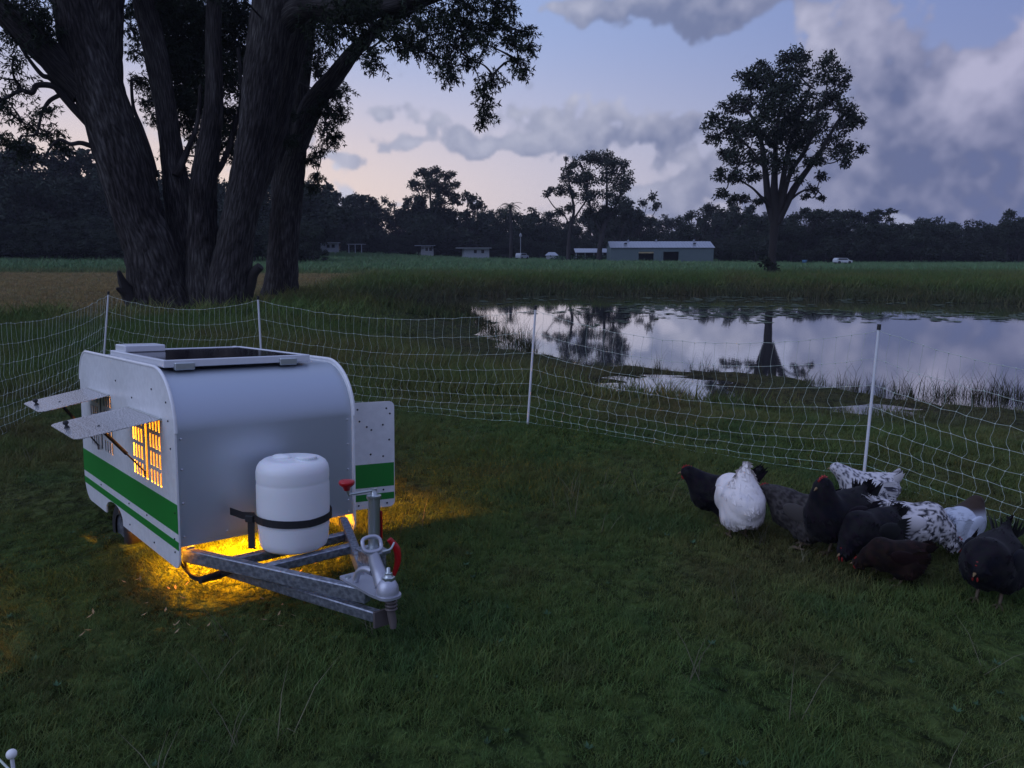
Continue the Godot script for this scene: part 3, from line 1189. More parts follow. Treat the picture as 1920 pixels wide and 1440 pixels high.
func coupling(t: Node3D) -> void:
	var mb := MB.new()
	var w := 0.440
	var plate := rounded([[0.70, w - 0.050, 0.012], [0.94, w - 0.054, 0.02], [1.035, w - 0.042, 0.04], [1.035, w + 0.042, 0.04], [0.94, w + 0.054, 0.02], [0.70, w + 0.050, 0.012]], 6)
	sheet(mb, plate, [], Transform3D(Basis(Vector3(1, 0, 0), Vector3(0, 0, -1), Vector3(0, 1, 0)), Vector3(0, 0.250, 0)), 0.010)
	var c := part("coupling_plate", mb, M.cast, t, "cast tow coupling at the tip of the drawbar")
	mb = MB.new()
	# socket
	mb.lathe(Transform3D(Basis(), V(0.985, 0.250, w)), PackedVector2Array([Vector2(0.043, 0.0), Vector2(0.043, 0.012), Vector2(0.040, 0.032), Vector2(0.031, 0.048), Vector2(0.018, 0.057), Vector2(0.0, 0.059)]), 24)
	part("ball_socket", mb, M.cast, c)
	mb = MB.new()
	mb.tube(ccurve(PackedVector3Array([V(0.955, 0.275, w), V(0.925, 0.315, w), V(0.905, 0.352, w - 0.004), V(0.89, 0.392, w - 0.006)]), 5), fcurve(PackedFloat32Array([0.034, 0.028, 0.026, 0.021]), 5), 14)
	part("coupling_neck", mb, M.cast, c)
	mb = MB.new()
	mb.tube(ccurve(PackedVector3Array([V(0.80, 0.255, w - 0.03), V(0.82, 0.295, w - 0.028), V(0.855, 0.315, w - 0.02), V(0.895, 0.315, w - 0.012)]), 5), fcurve(PackedFloat32Array([0.013, 0.013, 0.013, 0.013]), 5), 10)
	part("coupling_brace", mb, M.cast, c)
	mb = MB.new()
	var ring := PackedVector3Array()
	var rad := PackedFloat32Array()
	for k in 25:
		var g := TAU * k / 24.0
		var px := clampf(0.9 * cos(g), -1, 1)
		ring.append(V(0.885 - 0.02 * sin(g), 0.418 + 0.024 * signf(sin(g)) * pow(absf(sin(g)), 0.6), w - 0.006 + 0.046 * signf(px) * pow(absf(px), 0.75) * 0.92))
		rad.append(0.008)
	mb.tube(ring, rad, 8, false)
	part("coupling_handle", mb, M.cast, c)
	mb = MB.new()
	mb.lathe(Transform3D(Basis(), V(0.985, 0.304, w + 0.004)), PackedVector2Array([Vector2(0.026, 0.0), Vector2(0.026, 0.010), Vector2(0.026, 0.010), Vector2(0.016, 0.012), Vector2(0.016, 0.026), Vector2(0.016, 0.026), Vector2(0.008, 0.028), Vector2(0.008, 0.046), Vector2(0.0, 0.048)]), 6)
	part("adjusting_nut", mb, M.zinc, c)
	for e in [[0.74, -0.03], [0.74, 0.03], [0.88, 0.042]]:
		mb = MB.new()
		mb.lathe(Transform3D(Basis(), V(e[0], 0.250, w + e[1])), PackedVector2Array([Vector2(0.011, 0.0), Vector2(0.011, 0.009), Vector2(0.011, 0.009), Vector2(0.0, 0.010)]), 6)
		part("bolt", mb, M.zinc, c)
	mb = MB.new()
	mb.tube(ccurve(PackedVector3Array([V(0.90, 0.385, w + 0.03), V(0.91, 0.39, w + 0.06), V(0.90, 0.41, w + 0.085)]), 4), fcurve(PackedFloat32Array([0.006, 0.005, 0.004]), 4), 8)
	part("release_lever", mb, M.zinc, c)


func jack(t: Node3D) -> void:
	var a := 0.62
	var w := 0.604
	var mb := MB.new()
	mb.tube(PackedVector3Array([V(a, 0.10, w), V(a, 0.33, w)]), PackedFloat32Array([0.020, 0.020]), 16)
	mb.tube(PackedVector3Array([V(a, 0.28, w), V(a, 0.522, w)]), PackedFloat32Array([0.0255, 0.0255]), 20)
	var j := part("jockey_stand", mb, M.zinc, t, "upright winding jack with a red knobbed crank")
	mb = MB.new()
	mb.lathe(Transform3D(Basis(), V(a, 0.522, w)), PackedVector2Array([Vector2(0.030, -0.006), Vector2(0.031, 0.0), Vector2(0.031, 0.008), Vector2(0.031, 0.008), Vector2(0.014, 0.010), Vector2(0.014, 0.038), Vector2(0.014, 0.038), Vector2(0.0, 0.040)]), 20)
	part("jack_cap", mb, M.zinc, j)
	mb = MB.new()
	mb.bar(V(a, 0.552, w + 0.012), V(a - 0.01, 0.550, w - 0.115), 0.020, 0.008, Vector3.UP, 0.002)
	mb.rod(V(a - 0.01, 0.545, w - 0.110), V(a - 0.01, 0.575, w - 0.122), 0.007, 8)
	part("crank_arm", mb, M.zinc, j)
	mb = MB.new()
	mb.lathe(Transform3D(Basis(), V(a - 0.01, 0.566, w - 0.122)), PackedVector2Array([Vector2(0.0, 0.0), Vector2(0.012, 0.002), Vector2(0.016, 0.016), Vector2(0.030, 0.026), Vector2(0.034, 0.036), Vector2(0.030, 0.044), Vector2(0.012, 0.048), Vector2(0.0, 0.048)]), 16)
	part("crank_knob", mb, M.red, j)
	mb = MB.new()
	mb.box(Transform3D(Basis(), V(a, 0.25, w - 0.012)), Vector3(0.10, 0.11, 0.085), 0.006)
	mb.box(Transform3D(Basis(), V(a + 0.02, 0.30, w - 0.02)), Vector3(0.13, 0.012, 0.10), 0.003)
	part("jack_clamp", mb, M.galv, j)
	mb = MB.new()
	mb.tube(ccurve(PackedVector3Array([V(a + 0.03, 0.335, w + 0.055), V(a + 0.04, 0.29, w + 0.085), V(a + 0.04, 0.23, w + 0.09), V(a + 0.03, 0.17, w + 0.075)]), 5), fcurve(PackedFloat32Array([0.012, 0.016, 0.014, 0.009]), 5), 10)
	part("clamp_handle", mb, M.red, j)
	mb = MB.new()
	mb.box(Transform3D(Basis(), V(a + 0.004, 0.40, w + 0.0275)), Vector3(0.03, 0.12, 0.003))
	part("warning_label", mb, M.red, j)


func barrel(x: Transform3D) -> void:
	var base := x * V(0.205, 0.237, 0.437)
	var t := thing("water_barrel", "white plastic water barrel strapped upright on the trailer's drawbar", "barrel", "", Transform3D(x.basis, base))
	var mb := MB.new()
	mb.lathe(Transform3D(Basis().scaled(Vector3(0.965, 1, 0.965)), Vector3.ZERO), PackedVector2Array([Vector2(0.0, 0.006), Vector2(0.118, 0.004), Vector2(0.136, 0.006), Vector2(0.150, 0.018), Vector2(0.157, 0.045), Vector2(0.160, 0.09), Vector2(0.163, 0.118), Vector2(0.161, 0.126), Vector2(0.161, 0.140), Vector2(0.164, 0.148),
		Vector2(0.165, 0.20), Vector2(0.165, 0.26), Vector2(0.165, 0.295), Vector2(0.163, 0.302), Vector2(0.163, 0.314), Vector2(0.165, 0.322), Vector2(0.165, 0.355), Vector2(0.161, 0.376), Vector2(0.150, 0.394), Vector2(0.132, 0.406), Vector2(0.115, 0.410), Vector2(0.105, 0.408), Vector2(0.07, 0.407), Vector2(0.0, 0.409)]), 48)
	part("drum", mb, M.plastic, t)
	mb = MB.new()
	var lp := Vector3(0.065, 0.404, -0.035)
	mb.lathe(Transform3D(Basis(), lp), PackedVector2Array([Vector2(0.050, 0.0), Vector2(0.050, 0.006), Vector2(0.044, 0.008), Vector2(0.044, 0.017), Vector2(0.040, 0.021), Vector2(0.0, 0.022)]), 28)
	for k in 24:
		var g := TAU * k / 24.0
		mb.box(Transform3D(Basis(Vector3.UP, -g), lp + Vector3(cos(g) * 0.0445, 0.011, sin(g) * 0.0445)), Vector3(0.004, 0.010, 0.006))
	part("lid", mb, M.plastic, t)
	mb = MB.new()
	mb.ball(Transform3D(Basis(Vector3.UP, 0.4).scaled_local(Vector3(0.05, 0.014, 0.028)), Vector3(-0.045, 0.410, 0.03)), 8, 14)
	part("moulded_handle", mb, M.plastic, t)
	# strap: round the drum and back to the front of the trailer on both sides
	mb = MB.new()
	var path := PackedVector3Array()
	path.append(Vector3(-0.212, 0.156, 0.205))
	path.append(Vector3(-0.13, 0.150, 0.182))
	for k in 25:
		var g := deg_to_rad(112.0) - deg_to_rad(224.0) * k / 24.0
		path.append(Vector3(cos(g) * 0.1602, 0.148 + 0.012 * absf(g) * 0.6 - 0.004, sin(g) * 0.168))
	path.append(Vector3(-0.13, 0.155, -0.182))
	path.append(Vector3(-0.212, 0.160, -0.205))
	for i in path.size() - 1:
		var a := path[i]
		var b := path[i + 1]
		var oa := Vector3(a.x, 0, a.z).normalized() * 0.0025
		var ob := Vector3(b.x, 0, b.z).normalized() * 0.0025
		var hh := Vector3(0, 0.0165, 0)
		mb.quad_out(a + oa - hh, b + ob - hh, b + ob + hh, a + oa + hh, oa + ob)
		mb.quad_out(a - hh, b - hh, b + hh, a + hh, -oa - ob)
		mb.quad_out(a + oa + hh, b + ob + hh, b + hh, a + hh, Vector3.UP)
		mb.quad_out(a + oa - hh, b + ob - hh, b - hh, a - hh, Vector3.DOWN)
	var s := part("strap", mb, M.black, t, "black webbing strap round the barrel")
	mb = MB.new()
	mb.box(Transform3D(Basis(Vector3.UP, 0.6), Vector3(-0.052, 0.080, 0.176)), Vector3(0.034, 0.13, 0.003))
	mb.box(Transform3D(Basis(Vector3.UP, 0.6), Vector3(-0.055, 0.150, 0.182)), Vector3(0.04, 0.03, 0.012), 0.003)
	part("strap_tail", mb, M.black, s)


# ---------------------------------------------------------------- electric poultry netting
func net_fence() -> void:
	M.post = paint(0.72, 0.73, 0.75, 0.4)
	M.cap = paint(0.02, 0.02, 0.02, 0.6)
	M.twine = paint(0.48, 0.54, 0.46, 0.6)
	M.twine_low = paint(0.42, 0.62, 0.50, 0.6)
	M.knob = paint(0.8, 0.8, 0.78, 0.4)
	var t := thing("net_fence", "electric poultry netting with white plastic posts and wavy strands in front of the pond", "fence")
	# foot of each post, and how its top leans away from it
	var posts := [[-0.25, 0.62, 0.0, 0.0], [-0.548, 0.752, 0.0, 0.0], [-2.3, 2.0, -0.02, 0.0], [-4.2, 5.7, 0.0, 0.0], [-4.96, 9.1, 0.17, 0.0], [-2.62, 7.9, 0.0, 0.0], [0.14, 6.67, 0.065, 0.02], [2.43, 5.08, 0.02, 0.0], [3.42, 2.75, 0.0, 0.0]]
	var heights := [0.03, 0.10, 0.175, 0.27, 0.38, 0.51, 0.66, 0.84, 1.03]
	var r := RandomNumberGenerator.new()
	r.seed = 77
	var feet := []
	var tops := []
	for p in posts:
		var foot := spot(p[0], -p[1])
		var tall := 1.05 if p[1] > 1.0 else 1.0
		var top := foot + Vector3(p[2], tall, p[3])
		feet.append(foot)
		tops.append(top)
		var mb := MB.new()
		var lean := (top - foot).normalized()
		mb.tube(PackedVector3Array([foot - lean * 0.06, top]), PackedFloat32Array([0.0105, 0.0095]) if p[1] != 0.752 else PackedFloat32Array([0.006, 0.002]), 12)
		var post := part("fence_post", mb, M.post, t)
		if p[1] == 0.752:
			continue          # this one carries a round insulator instead of a cap
		mb = MB.new()
		mb.tube(PackedVector3Array([top - lean * 0.015, top + lean * 0.022]), PackedFloat32Array([0.0135, 0.0125]), 12)
		part("post_cap", mb, M.cap, post)
	for i in posts.size() - 1:
		var a: Vector3 = feet[i]
		var b: Vector3 = feet[i + 1]
		var ta: Vector3 = tops[i]
		var tb: Vector3 = tops[i + 1]
		var span := a.distance_to(b)
		var cols := maxi(3, int(round(span / 0.088)))
		var up := []
		# the net hangs slack between posts; knots[row][column]
		var slack := 0.13 * minf(1.0, span / 2.4)
		if i == 6:
			slack = 0.17
		var rows := []
		for h in heights.size():
			var line := []
			var k: float = heights[h] / 1.05
			for c in cols + 1:
				var s := float(c) / cols
				var p := a.lerp(b, s).lerp(ta.lerp(tb, s), k)
				var g := ground(p.x, p.z) if p.z < -5.0 else 0.0
				var sag: float = slack * 4.0 * s * (1.0 - s) * (0.25 + 0.75 * heights[h])
				var y: float = lerpf(p.y, g + heights[h], 4.0 * s * (1.0 - s) * (1.0 - k)) - sag
				y = maxf(y, g + 0.012 + 0.02 * h)
				var jit := 0.0 if c == 0 or c == cols else 1.0
				line.append(Vector3(p.x, y, p.z) + Vector3(r.randf_range(-0.007, 0.007), r.randf_range(-0.005, 0.005), r.randf_range(-0.012, 0.012)) * jit)
			rows.append(line)
		for h in heights.size():
			var mb := MB.new()
			var pts := PackedVector3Array(rows[h])
			var rad := PackedFloat32Array()
			for p in pts:
				rad.append(0.0012 if h < heights.size() - 1 else 0.0014)
			mb.tube(pts, rad, 5)
			part("horizontal_strand", mb, M.twine_low if h < 2 else M.twine, t)
		for c in range(1, cols):
			var pts := PackedVector3Array()
			var along := (b - a).normalized()
			var ph := r.randf_range(-0.25, 0.25)
			for h in heights.size():
				var p: Vector3 = rows[h][c]
				pts.append(p)
				if h < heights.size() - 1:
					var q: Vector3 = rows[h + 1][c]
					var amp := minf(0.022, 0.17 * p.distance_to(q)) * (1.0 if h < heights.size() - 2 else 0.15)
					var sg := 1.0 if (h % 2 == 0) else -1.0
					pts.append(p.lerp(q, 0.3) + along * amp * (sg + ph) + Vector3(0, 0, r.randf_range(-0.004, 0.004)))
					pts.append(p.lerp(q, 0.7) + along * amp * (sg * 0.35 + ph))
			var mb := MB.new()
			var sm := ccurve(pts, 3)
			var rad := PackedFloat32Array()
			for p in sm:
				rad.append(0.0011)
			mb.tube(sm, rad, 4)
			for h in heights.size():
				mb.ball(Transform3D(Basis().scaled(Vector3.ONE * 0.005), rows[h][c]), 4, 6)
			part("vertical_strand", mb, M.twine, t)
	# the round white insulator on the near post
	var mb := MB.new()
	mb.ball(Transform3D(Basis().scaled(Vector3(0.0055, 0.0055, 0.0055)), tops[1] + Vector3(0.0, 0.006, 0.0)), 10, 16)
	part("insulator_knob", mb, M.knob, t)


# ---------------------------------------------------------------- trees
func bark_material() -> void:
	M.bark = StandardMaterial3D.new()
	M.bark.albedo_texture = noise_tex(0.035, Color(0.036, 0.033, 0.032).linear_to_srgb(), Color(0.110, 0.102, 0.098).linear_to_srgb(), 1024, 6, FastNoiseLite.TYPE_SIMPLEX_SMOOTH, 0.34, 0.78)
	M.bark.uv1_scale = Vector3(1.3, 0.05, 1.0)
	M.bark.heightmap_enabled = false
	M.bark.normal_enabled = true
	var nt := noise_tex(0.03, Color.BLACK, Color.WHITE, 1024, 6)
	nt.as_normal_map = true
	nt.bump_strength = 4.0
	M.bark.normal_texture = nt
	M.bark.roughness = 0.95
	M.bark.metallic_specular = 0.2
	M.bark.vertex_color_use_as_albedo = true
	M.bark_far = paint(0.028, 0.024, 0.023, 0.95)
	M.leaf = StandardMaterial3D.new()
	M.leaf.vertex_color_use_as_albedo = true
	M.leaf.roughness = 0.75
	M.leaf.metallic_specular = 0.2
	M.leaf.cull_mode = BaseMaterial3D.CULL_DISABLED
	M.leaf.backlight_enabled = true
	M.leaf.backlight = Color(0.2, 0.2, 0.2)
	M.grass.cull_mode = BaseMaterial3D.CULL_DISABLED


func any_dir(r: RandomNumberGenerator) -> Vector3:
	var z := r.randf_range(-1, 1)
	var a := r.randf() * TAU
	var q := sqrt(1.0 - z * z)
	return Vector3(q * cos(a), z, q * sin(a))


func sprig(r: RandomNumberGenerator, count: int, size: float, l: float, w: float) -> ArrayMesh:
	# a twig hung with narrow leaves
	var mb := MB.new()
	mb.col = Color(0.5, 0.45, 0.4)
	mb.tube(PackedVector3Array([Vector3.ZERO, Vector3(size * 0.4, -0.02, 0.03), Vector3(size * 0.8, -size * 0.2, 0)]), PackedFloat32Array([0.006, 0.004, 0.002]), 3, false)
	for i in count:
		var s := r.randf()
		var p := Vector3(size * 0.8 * s, -size * 0.2 * s * s, 0)
		var d := (any_dir(r) + Vector3(0.5, -0.55, 0)).normalized()
		var side := d.cross(any_dir(r)).normalized()
		var k := r.randf_range(0.6, 1.4)
		mb.col = Color(k * r.randf_range(0.85, 1.1), k, k * r.randf_range(0.8, 1.1))
		mb.leaf(p, d, side, l * r.randf_range(0.7, 1.25), w * r.randf_range(0.8, 1.2))
	return mb.mesh()


func limb(mb: MB, p: PackedVector3Array, r: PackedFloat32Array, sides := 10, lump := 0.0, n := 4) -> void:
	mb.tube(ccurve(p, n), fcurve(r, n), sides, true, lump, 1.0)


func traced(list: Array, depth: float, depth_top: float, thin := 1.0) -> Array:      # [points, radii] of a limb drawn in pixels: [x, y, width]
	var p := PackedVector3Array()
	var r := PackedFloat32Array()
	for i in list.size():
		var d := lerpf(depth, depth_top, float(i) / maxf(1.0, list.size() - 1))
		p.append(at(list[i][0], list[i][1], d))
		r.append(list[i][2] * 0.5 * d / FOCAL * thin)
	return [p, r]


func weathered(mb: MB) -> void:      # long pale strips where bark has peeled, dark old bark between
	for i in mb.v.size():
		var p := mb.v[i]
		var a := n_fine.get_noise_3d(p.x * 4.0, p.y * 0.55, p.z * 4.0)
		var b := n_fine.get_noise_3d(p.x * 1.3 + 40.0, p.y * 0.8, p.z * 1.3)
		var k := 0.62 + 1.5 * smoothstep(0.18, 0.42, a) + 0.5 * b
		mb.c[i] = Color(k, k * (0.97 + 0.06 * b), k * 0.97)


func big_tree() -> void:
	var r := RandomNumberGenerator.new()
	r.seed = 31
	var t := thing("paperbark_tree", "huge many-stemmed paperbark tree with pale streaked trunks behind the trailer", "tree", "", Transform3D(Basis(), spot(-8.3, -20.0)))
	var inv := t.transform.affine_inverse()
	var stems := [
		[[[318, 600, 150], [300, 540, 128], [284, 470, 112], [263, 417, 100], [233, 312, 102], [200, 208, 98], [172, 120, 100], [150, 40, 88], [125, -60, 70], [95, -220, 40]], 20.0, 20.5],
		[[[205, 215, 60], [195, 130, 66], [192, 60, 76], [196, -20, 74], [205, -120, 52], [230, -300, 24]], 20.3, 21.2],
		[[[352, 595, 110], [355, 520, 90], [343, 430, 66], [325, 312, 46], [312, 208, 42], [294, 104, 46], [270, 0, 44], [250, -110, 36], [235, -260, 20]], 20.5, 22.5],
		[[[385, 595, 100], [382, 520, 84], [380, 420, 58], [382, 340, 52], [393, 262, 45], [402, 182, 36], [401, 78, 31], [402, 0, 30], [404, -120, 26], [410, -300, 14]], 20.2, 21.5],
		[[[428, 600, 112], [428, 540, 88], [438, 470, 76], [447, 417, 72], [466, 320, 68], [481, 234, 70], [492, 156, 75], [505, 78, 80], [516, 0, 84], [535, -110, 66], [560, -300, 34]], 19.8, 20.6],
		[[[446, 590, 60], [452, 500, 44], [464, 400, 42], [494, 316, 42], [525, 210, 46], [548, 110, 46], [572, 20, 48], [600, -100, 36], [640, -260, 16]], 20.8, 22.0]]
	var all_limbs := []
	for s in stems:
		var g := traced(s[0], s[1], s[2], 0.86)
		all_limbs.append(g)
	var branches := [
		[[[160, 172, 60], [128, 140, 56], [95, 105, 52], [60, 74, 50], [12, 28, 46], [-45, -25, 40], [-160, -120, 22]], 20.2, 19.4],
		[[[172, 236, 18], [140, 204, 15], [118, 180, 13], [100, 162, 11], [70, 160, 10], [60, 174, 9], [40, 170, 7], [18, 180, 6], [-20, 200, 4]], 20.2, 19.2],
		[[[168, 226, 16], [130, 194, 13], [98, 150, 10], [78, 140, 8], [52, 108, 6], [36, 82, 5], [28, 60, 3]], 20.2, 19.6],
		[[[112, 178, 8], [92, 190, 7], [78, 214, 5], [68, 250, 4], [40, 255, 3]], 20.0, 19.3],
		[[[205, 286, 11], [166, 272, 9], [150, 268, 8], [132, 270, 7], [112, 262, 6], [96, 275, 4], [80, 300, 3]], 20.0, 19.2],
		[[[40, 170, 6], [33, 155, 5], [28, 150, 4], [10, 148, 3], [-10, 140, 2]], 19.6, 19.2],
		[[[290, 330, 14], [282, 290, 9], [265, 240, 8], [250, 200, 6], [246, 150, 5]], 20.8, 21.5],
		[[[330, 330, 16], [352, 280, 10], [370, 230, 8], [376, 160, 6]], 20.8, 21.6],
		[[[400, 330, 14], [420, 300, 10], [440, 240, 9], [452, 180, 7], [446, 90, 6]], 20.8, 21.8],
		[[[510, 70, 40], [560, 20, 44], [640, 22, 40], [720, 12, 32], [800, -10, 22], [900, -40, 10], [985, -70, 3]], 20.5, 18.6]]
	for s in branches:
		all_limbs.append(traced(s[0], s[1], s[2]))
	for i in all_limbs.size():
		var g: Array = all_limbs[i]
		var mb := MB.new()
		var p := PackedVector3Array()
		for q in g[0]:
			p.append(inv * q)
		var thick: bool = i < stems.size()
		limb(mb, p, g[1], 36 if thick else 9, 0.085 if thick else 0.03, 9)
		weathered(mb)
		part("trunk" if thick else "branch", mb, M.bark, t)
	var mb := MB.new()
	# torn stubs at the foot
	for s in [[[[262, 575, 34], [244, 552, 24], [232, 532, 16], [222, 508, 5]], 19.6, 19.2], [[[262, 585, 30], [240, 556, 20], [228, 545, 12], [218, 541, 4]], 19.5, 19.2], [[[455, 575, 30], [466, 545, 20], [474, 516, 18], [488, 499, 14]], 20.0, 19.8]]:
		var g := traced(s[0], s[1], s[2])
		mb = MB.new()
		var p := PackedVector3Array()
		for q in g[0]:
			p.append(inv * q)
		limb(mb, p, g[1], 9, 0.2, 4)
		part("broken_stub", mb, M.bark_far, t)
	# foliage: clumps at the ends of twigs
	var clumps := []
	for c in [[690, 95, 28, 1.0], [660, 60, 36, 1.2], [738, 66, 34, 1.0], [770, 82, 26, 0.9], [802, 92, 30, 1.0], [835, 112, 30, 1.1], [868, 60, 36, 1.0], [822, 50, 42, 1.0], [900, 42, 36, 1.0], [938, 44, 30, 0.9], [962, 78, 20, 1.0], [984, 58, 20, 1.0], [970, 112, 13, 1.0], [994, 88, 12, 0.9],
			[925, 142, 22, 1.0], [908, 168, 17, 0.9], [905, 198, 14, 0.9], [906, 222, 9, 0.9], [882, 112, 20, 0.8], [850, 18, 38, 1.2], [760, 12, 38, 1.3], [925, 6, 28, 1.0], [700, 20, 40, 1.4], [640, 20, 40, 1.6], [846, 138, 13, 0.8], [705, 122, 14, 0.6], [980, 130, 8, 0.7], [590, 30, 34, 1.4], [620, 60, 30, 1.3], [670, 10, 40, 1.4], [730, 30, 36, 1.3], [790, 20, 40, 1.3], [880, 10, 40, 1.2], [775, 55, 28, 1.1], [850, 75, 30, 1.1], [905, 80, 26, 1.0], [950, 15, 26, 1.0]]:
		clumps.append([at(c[0], c[1], 18.6 + 1.8 * r.randf()), c[2] * 19.0 / FOCAL, c[3]])
	for c in [[620, 175, 28, 1.4], [640, 214, 16, 1.3], [608, 232, 26, 1.3], [630, 255, 16, 1.2], [600, 282, 16, 1.0], [592, 330, 11, 1.0], [586, 350, 9, 0.8], [605, 200, 24, 1.3], [590, 120, 24, 1.2], [600, 90, 30, 1.4]]:
		clumps.append([at(c[0], c[1], 24.0 + 2.5 * r.randf()), c[2] * 24.5 / FOCAL, c[3]])
	for c in [[30, 160, 34, 0.25], [20, 212, 38, 0.4], [62, 236, 30, 0.4], [88, 205, 18, 0.35], [96, 248, 20, 0.35], [38, 282, 26, 0.35], [8, 262, 24, 0.6], [78, 62, 26, 0.7], [86, 30, 24, 0.8], [28, 108, 28, 0.4], [22, 70, 14, 0.4], [120, 270, 14, 0.25], [60, 12, 24, 0.9], [70, 40, 24, 0.8], [30, 5, 26, 0.9], [95, 60, 18, 0.7], [6, 180, 20, 0.4]]:
		clumps.append([at(c[0], c[1], 18.8 + 1.6 * r.randf()), c[2] * 19.4 / FOCAL, c[3]])
	for c in [[250, 60, 16, 0.6], [256, 100, 14, 0.5], [262, 150, 14, 0.5], [330, 60, 52, 2.0], [344, 130, 46, 2.0], [352, 210, 38, 1.8], [432, 60, 36, 1.8], [432, 140, 38, 2.0], [430, 215, 32, 1.7], [296, 222, 18, 1.0], [276, 190, 13, 0.9], [332, 290, 18, 0.8], [438, 285, 22, 0.9], [472, 40, 30, 1.5], [380, 30, 36, 2.0],
			[246, 18, 20, 0.9], [300, 10, 40, 2.0], [350, 170, 36, 2.0], [300, 160, 30, 1.5], [420, 250, 26, 1.5], [540, 90, 30, 1.4], [560, 60, 26, 1.4], [455, 100, 30, 1.6], [360, 100, 40, 2.0], [370, 260, 20, 0.9], [540, 210, 18, 1.0], [545, 260, 14, 0.9], [352, 10, 40, 2.0], [440, 12, 36, 2.0], [410, 100, 34, 2.0], [380, 180, 30, 1.6], [318, 100, 36, 1.8]]:
		clumps.append([at(c[0], c[1], 22.0 + 3.0 * r.randf()), c[2] * 1.15 * 23.0 / FOCAL, c[3] * 1.8])
	for k in 90:      # the crown goes on above the frame
		var px := r.randf_range(-250, 1000)
		var py := -40.0 - 520.0 * r.randf()
		if Vector2((px - 380.0) / 640.0, (py + 60.0) / 520.0).length() < 1.0:
			clumps.append([at(px, py, r.randf_range(17.5, 25.0)), r.randf_range(0.6, 1.1), 0.7])
	var twigs := MB.new()
	var where := [[], [], []]
	var tints := [[], [], []]
	var reach: PackedVector3Array = []
	for g in all_limbs:
		for q in ccurve(g[0], 3):
			reach.append(q)
	for ci in clumps.size():
		var c: Array = clumps[ci]
		var ctr: Vector3 = c[0]
		# twig from the closest limb
		var best := reach[0]
		for q in reach:
			if q.distance_squared_to(ctr) + maxf(0.0, q.y - ctr.y) * 0.6 < best.distance_squared_to(ctr) + maxf(0.0, best.y - ctr.y) * 0.6:
				best = q
		var mid := best.lerp(ctr, 0.5) + any_dir(r) * 0.12 * best.distance_to(ctr)
		limb(twigs, PackedVector3Array([inv * best, inv * mid, inv * ctr]), PackedFloat32Array([0.032, 0.022, 0.012]), 5, 0.0, 5)
		if best.distance_to(ctr) > 0.3:
			reach.append(mid)
			reach.append(ctr)
		for k in 5:
			var e: Vector3 = ctr + any_dir(r) * float(c[1]) * 0.9
			limb(twigs, PackedVector3Array([inv * ctr.lerp(mid, 0.2), inv * (ctr.lerp(e, 0.5) + any_dir(r) * 0.08), inv * e]), PackedFloat32Array([0.011, 0.008, 0.004]), 4, 0.0, 3)
		var rad: float = c[1]
		var count := int(16.0 + 120.0 * rad * rad * c[2])
		for k in count:
			var o := any_dir(r) * rad * pow(r.randf(), 0.45)
			o.y *= 0.85
			var b := Basis(Vector3.UP, r.randf() * TAU) * Basis(Vector3(0, 0, 1), r.randf_range(-0.9, 0.5))
			var kind := r.randi() % 3
			where[kind].append(inv * Transform3D(b.scaled(Vector3.ONE * r.randf_range(0.75, 1.2)), ctr + o))
			var s := r.randf_range(0.75, 1.25)
			tints[kind].append(Color(0.026 * s, 0.036 * s, 0.021 * s))
	part("twig", twigs, M.bark_far, t).set_meta("kind", "stuff")
	for k in 3:
		scatter("crown", sprig(r, 15, 0.34, 0.125, 0.016), M.leaf, where[k], tints[k], t)
	# the separate stem a few metres behind on the right
	var t2 := thing("paperbark_tree", "slimmer dark paperbark trunk standing just right of the huge many-stemmed tree", "tree", "", Transform3D(Basis(), spot(-8.1, -26.3)))
	inv = t2.transform.affine_inverse()
	var second := [
		[[[524, 562, 74], [528, 520, 58], [531, 460, 54], [536, 400, 54], [548, 320, 44], [560, 260, 30], [568, 156, 26], [575, 78, 26], [582, 0, 26], [590, -120, 18]], 26.0, 26.6, "trunk"],
		[[[530, 430, 30], [527, 380, 34], [526, 330, 34], [530, 260, 34], [540, 190, 30], [552, 120, 26], [560, 20, 22]], 26.1, 27.4, "branch"],
		[[[552, 300, 26], [578, 214, 40], [600, 176, 36], [625, 146, 31], [656, 105, 26], [692, 68, 21], [729, 38, 17], [775, 14, 14], [850, -14, 9]], 26.2, 23.0, "branch"],
		[[[560, 232, 10], [585, 205, 8], [604, 212, 7], [625, 214, 5]], 26.4, 25.5, "branch"]]
	for s in second:
		var g := traced(s[0], s[1], s[2])
		mb = MB.new()
		var p := PackedVector3Array()
		for q in g[0]:
			p.append(inv * q)
		limb(mb, p, g[1], 30, 0.07, 9)
		weathered(mb)
		part(s[3], mb, M.bark, t2)
	var w2 := []
	var c2 := []
	for c in [[640, 170, 20], [634, 205, 16], [618, 262, 16], [585, 300, 10], [700, 50, 20], [740, 30, 20], [600, 130, 20]]:
		var ctr := at(c[0], c[1], 26.0 + r.randf())
		for k in 26:
			w2.append(inv * Transform3D(Basis(Vector3.UP, r.randf() * TAU) * Basis(Vector3(0, 0, 1), r.randf_range(-0.9, 0.5)), ctr + any_dir(r) * c[2] * 26.0 / FOCAL * pow(r.randf(), 0.5)))
			var s := r.randf_range(0.75, 1.25)
			c2.append(Color(0.026 * s, 0.036 * s, 0.021 * s))
	scatter("crown", sprig(r, 15, 0.34, 0.125, 0.016), M.leaf, w2, c2, t2)


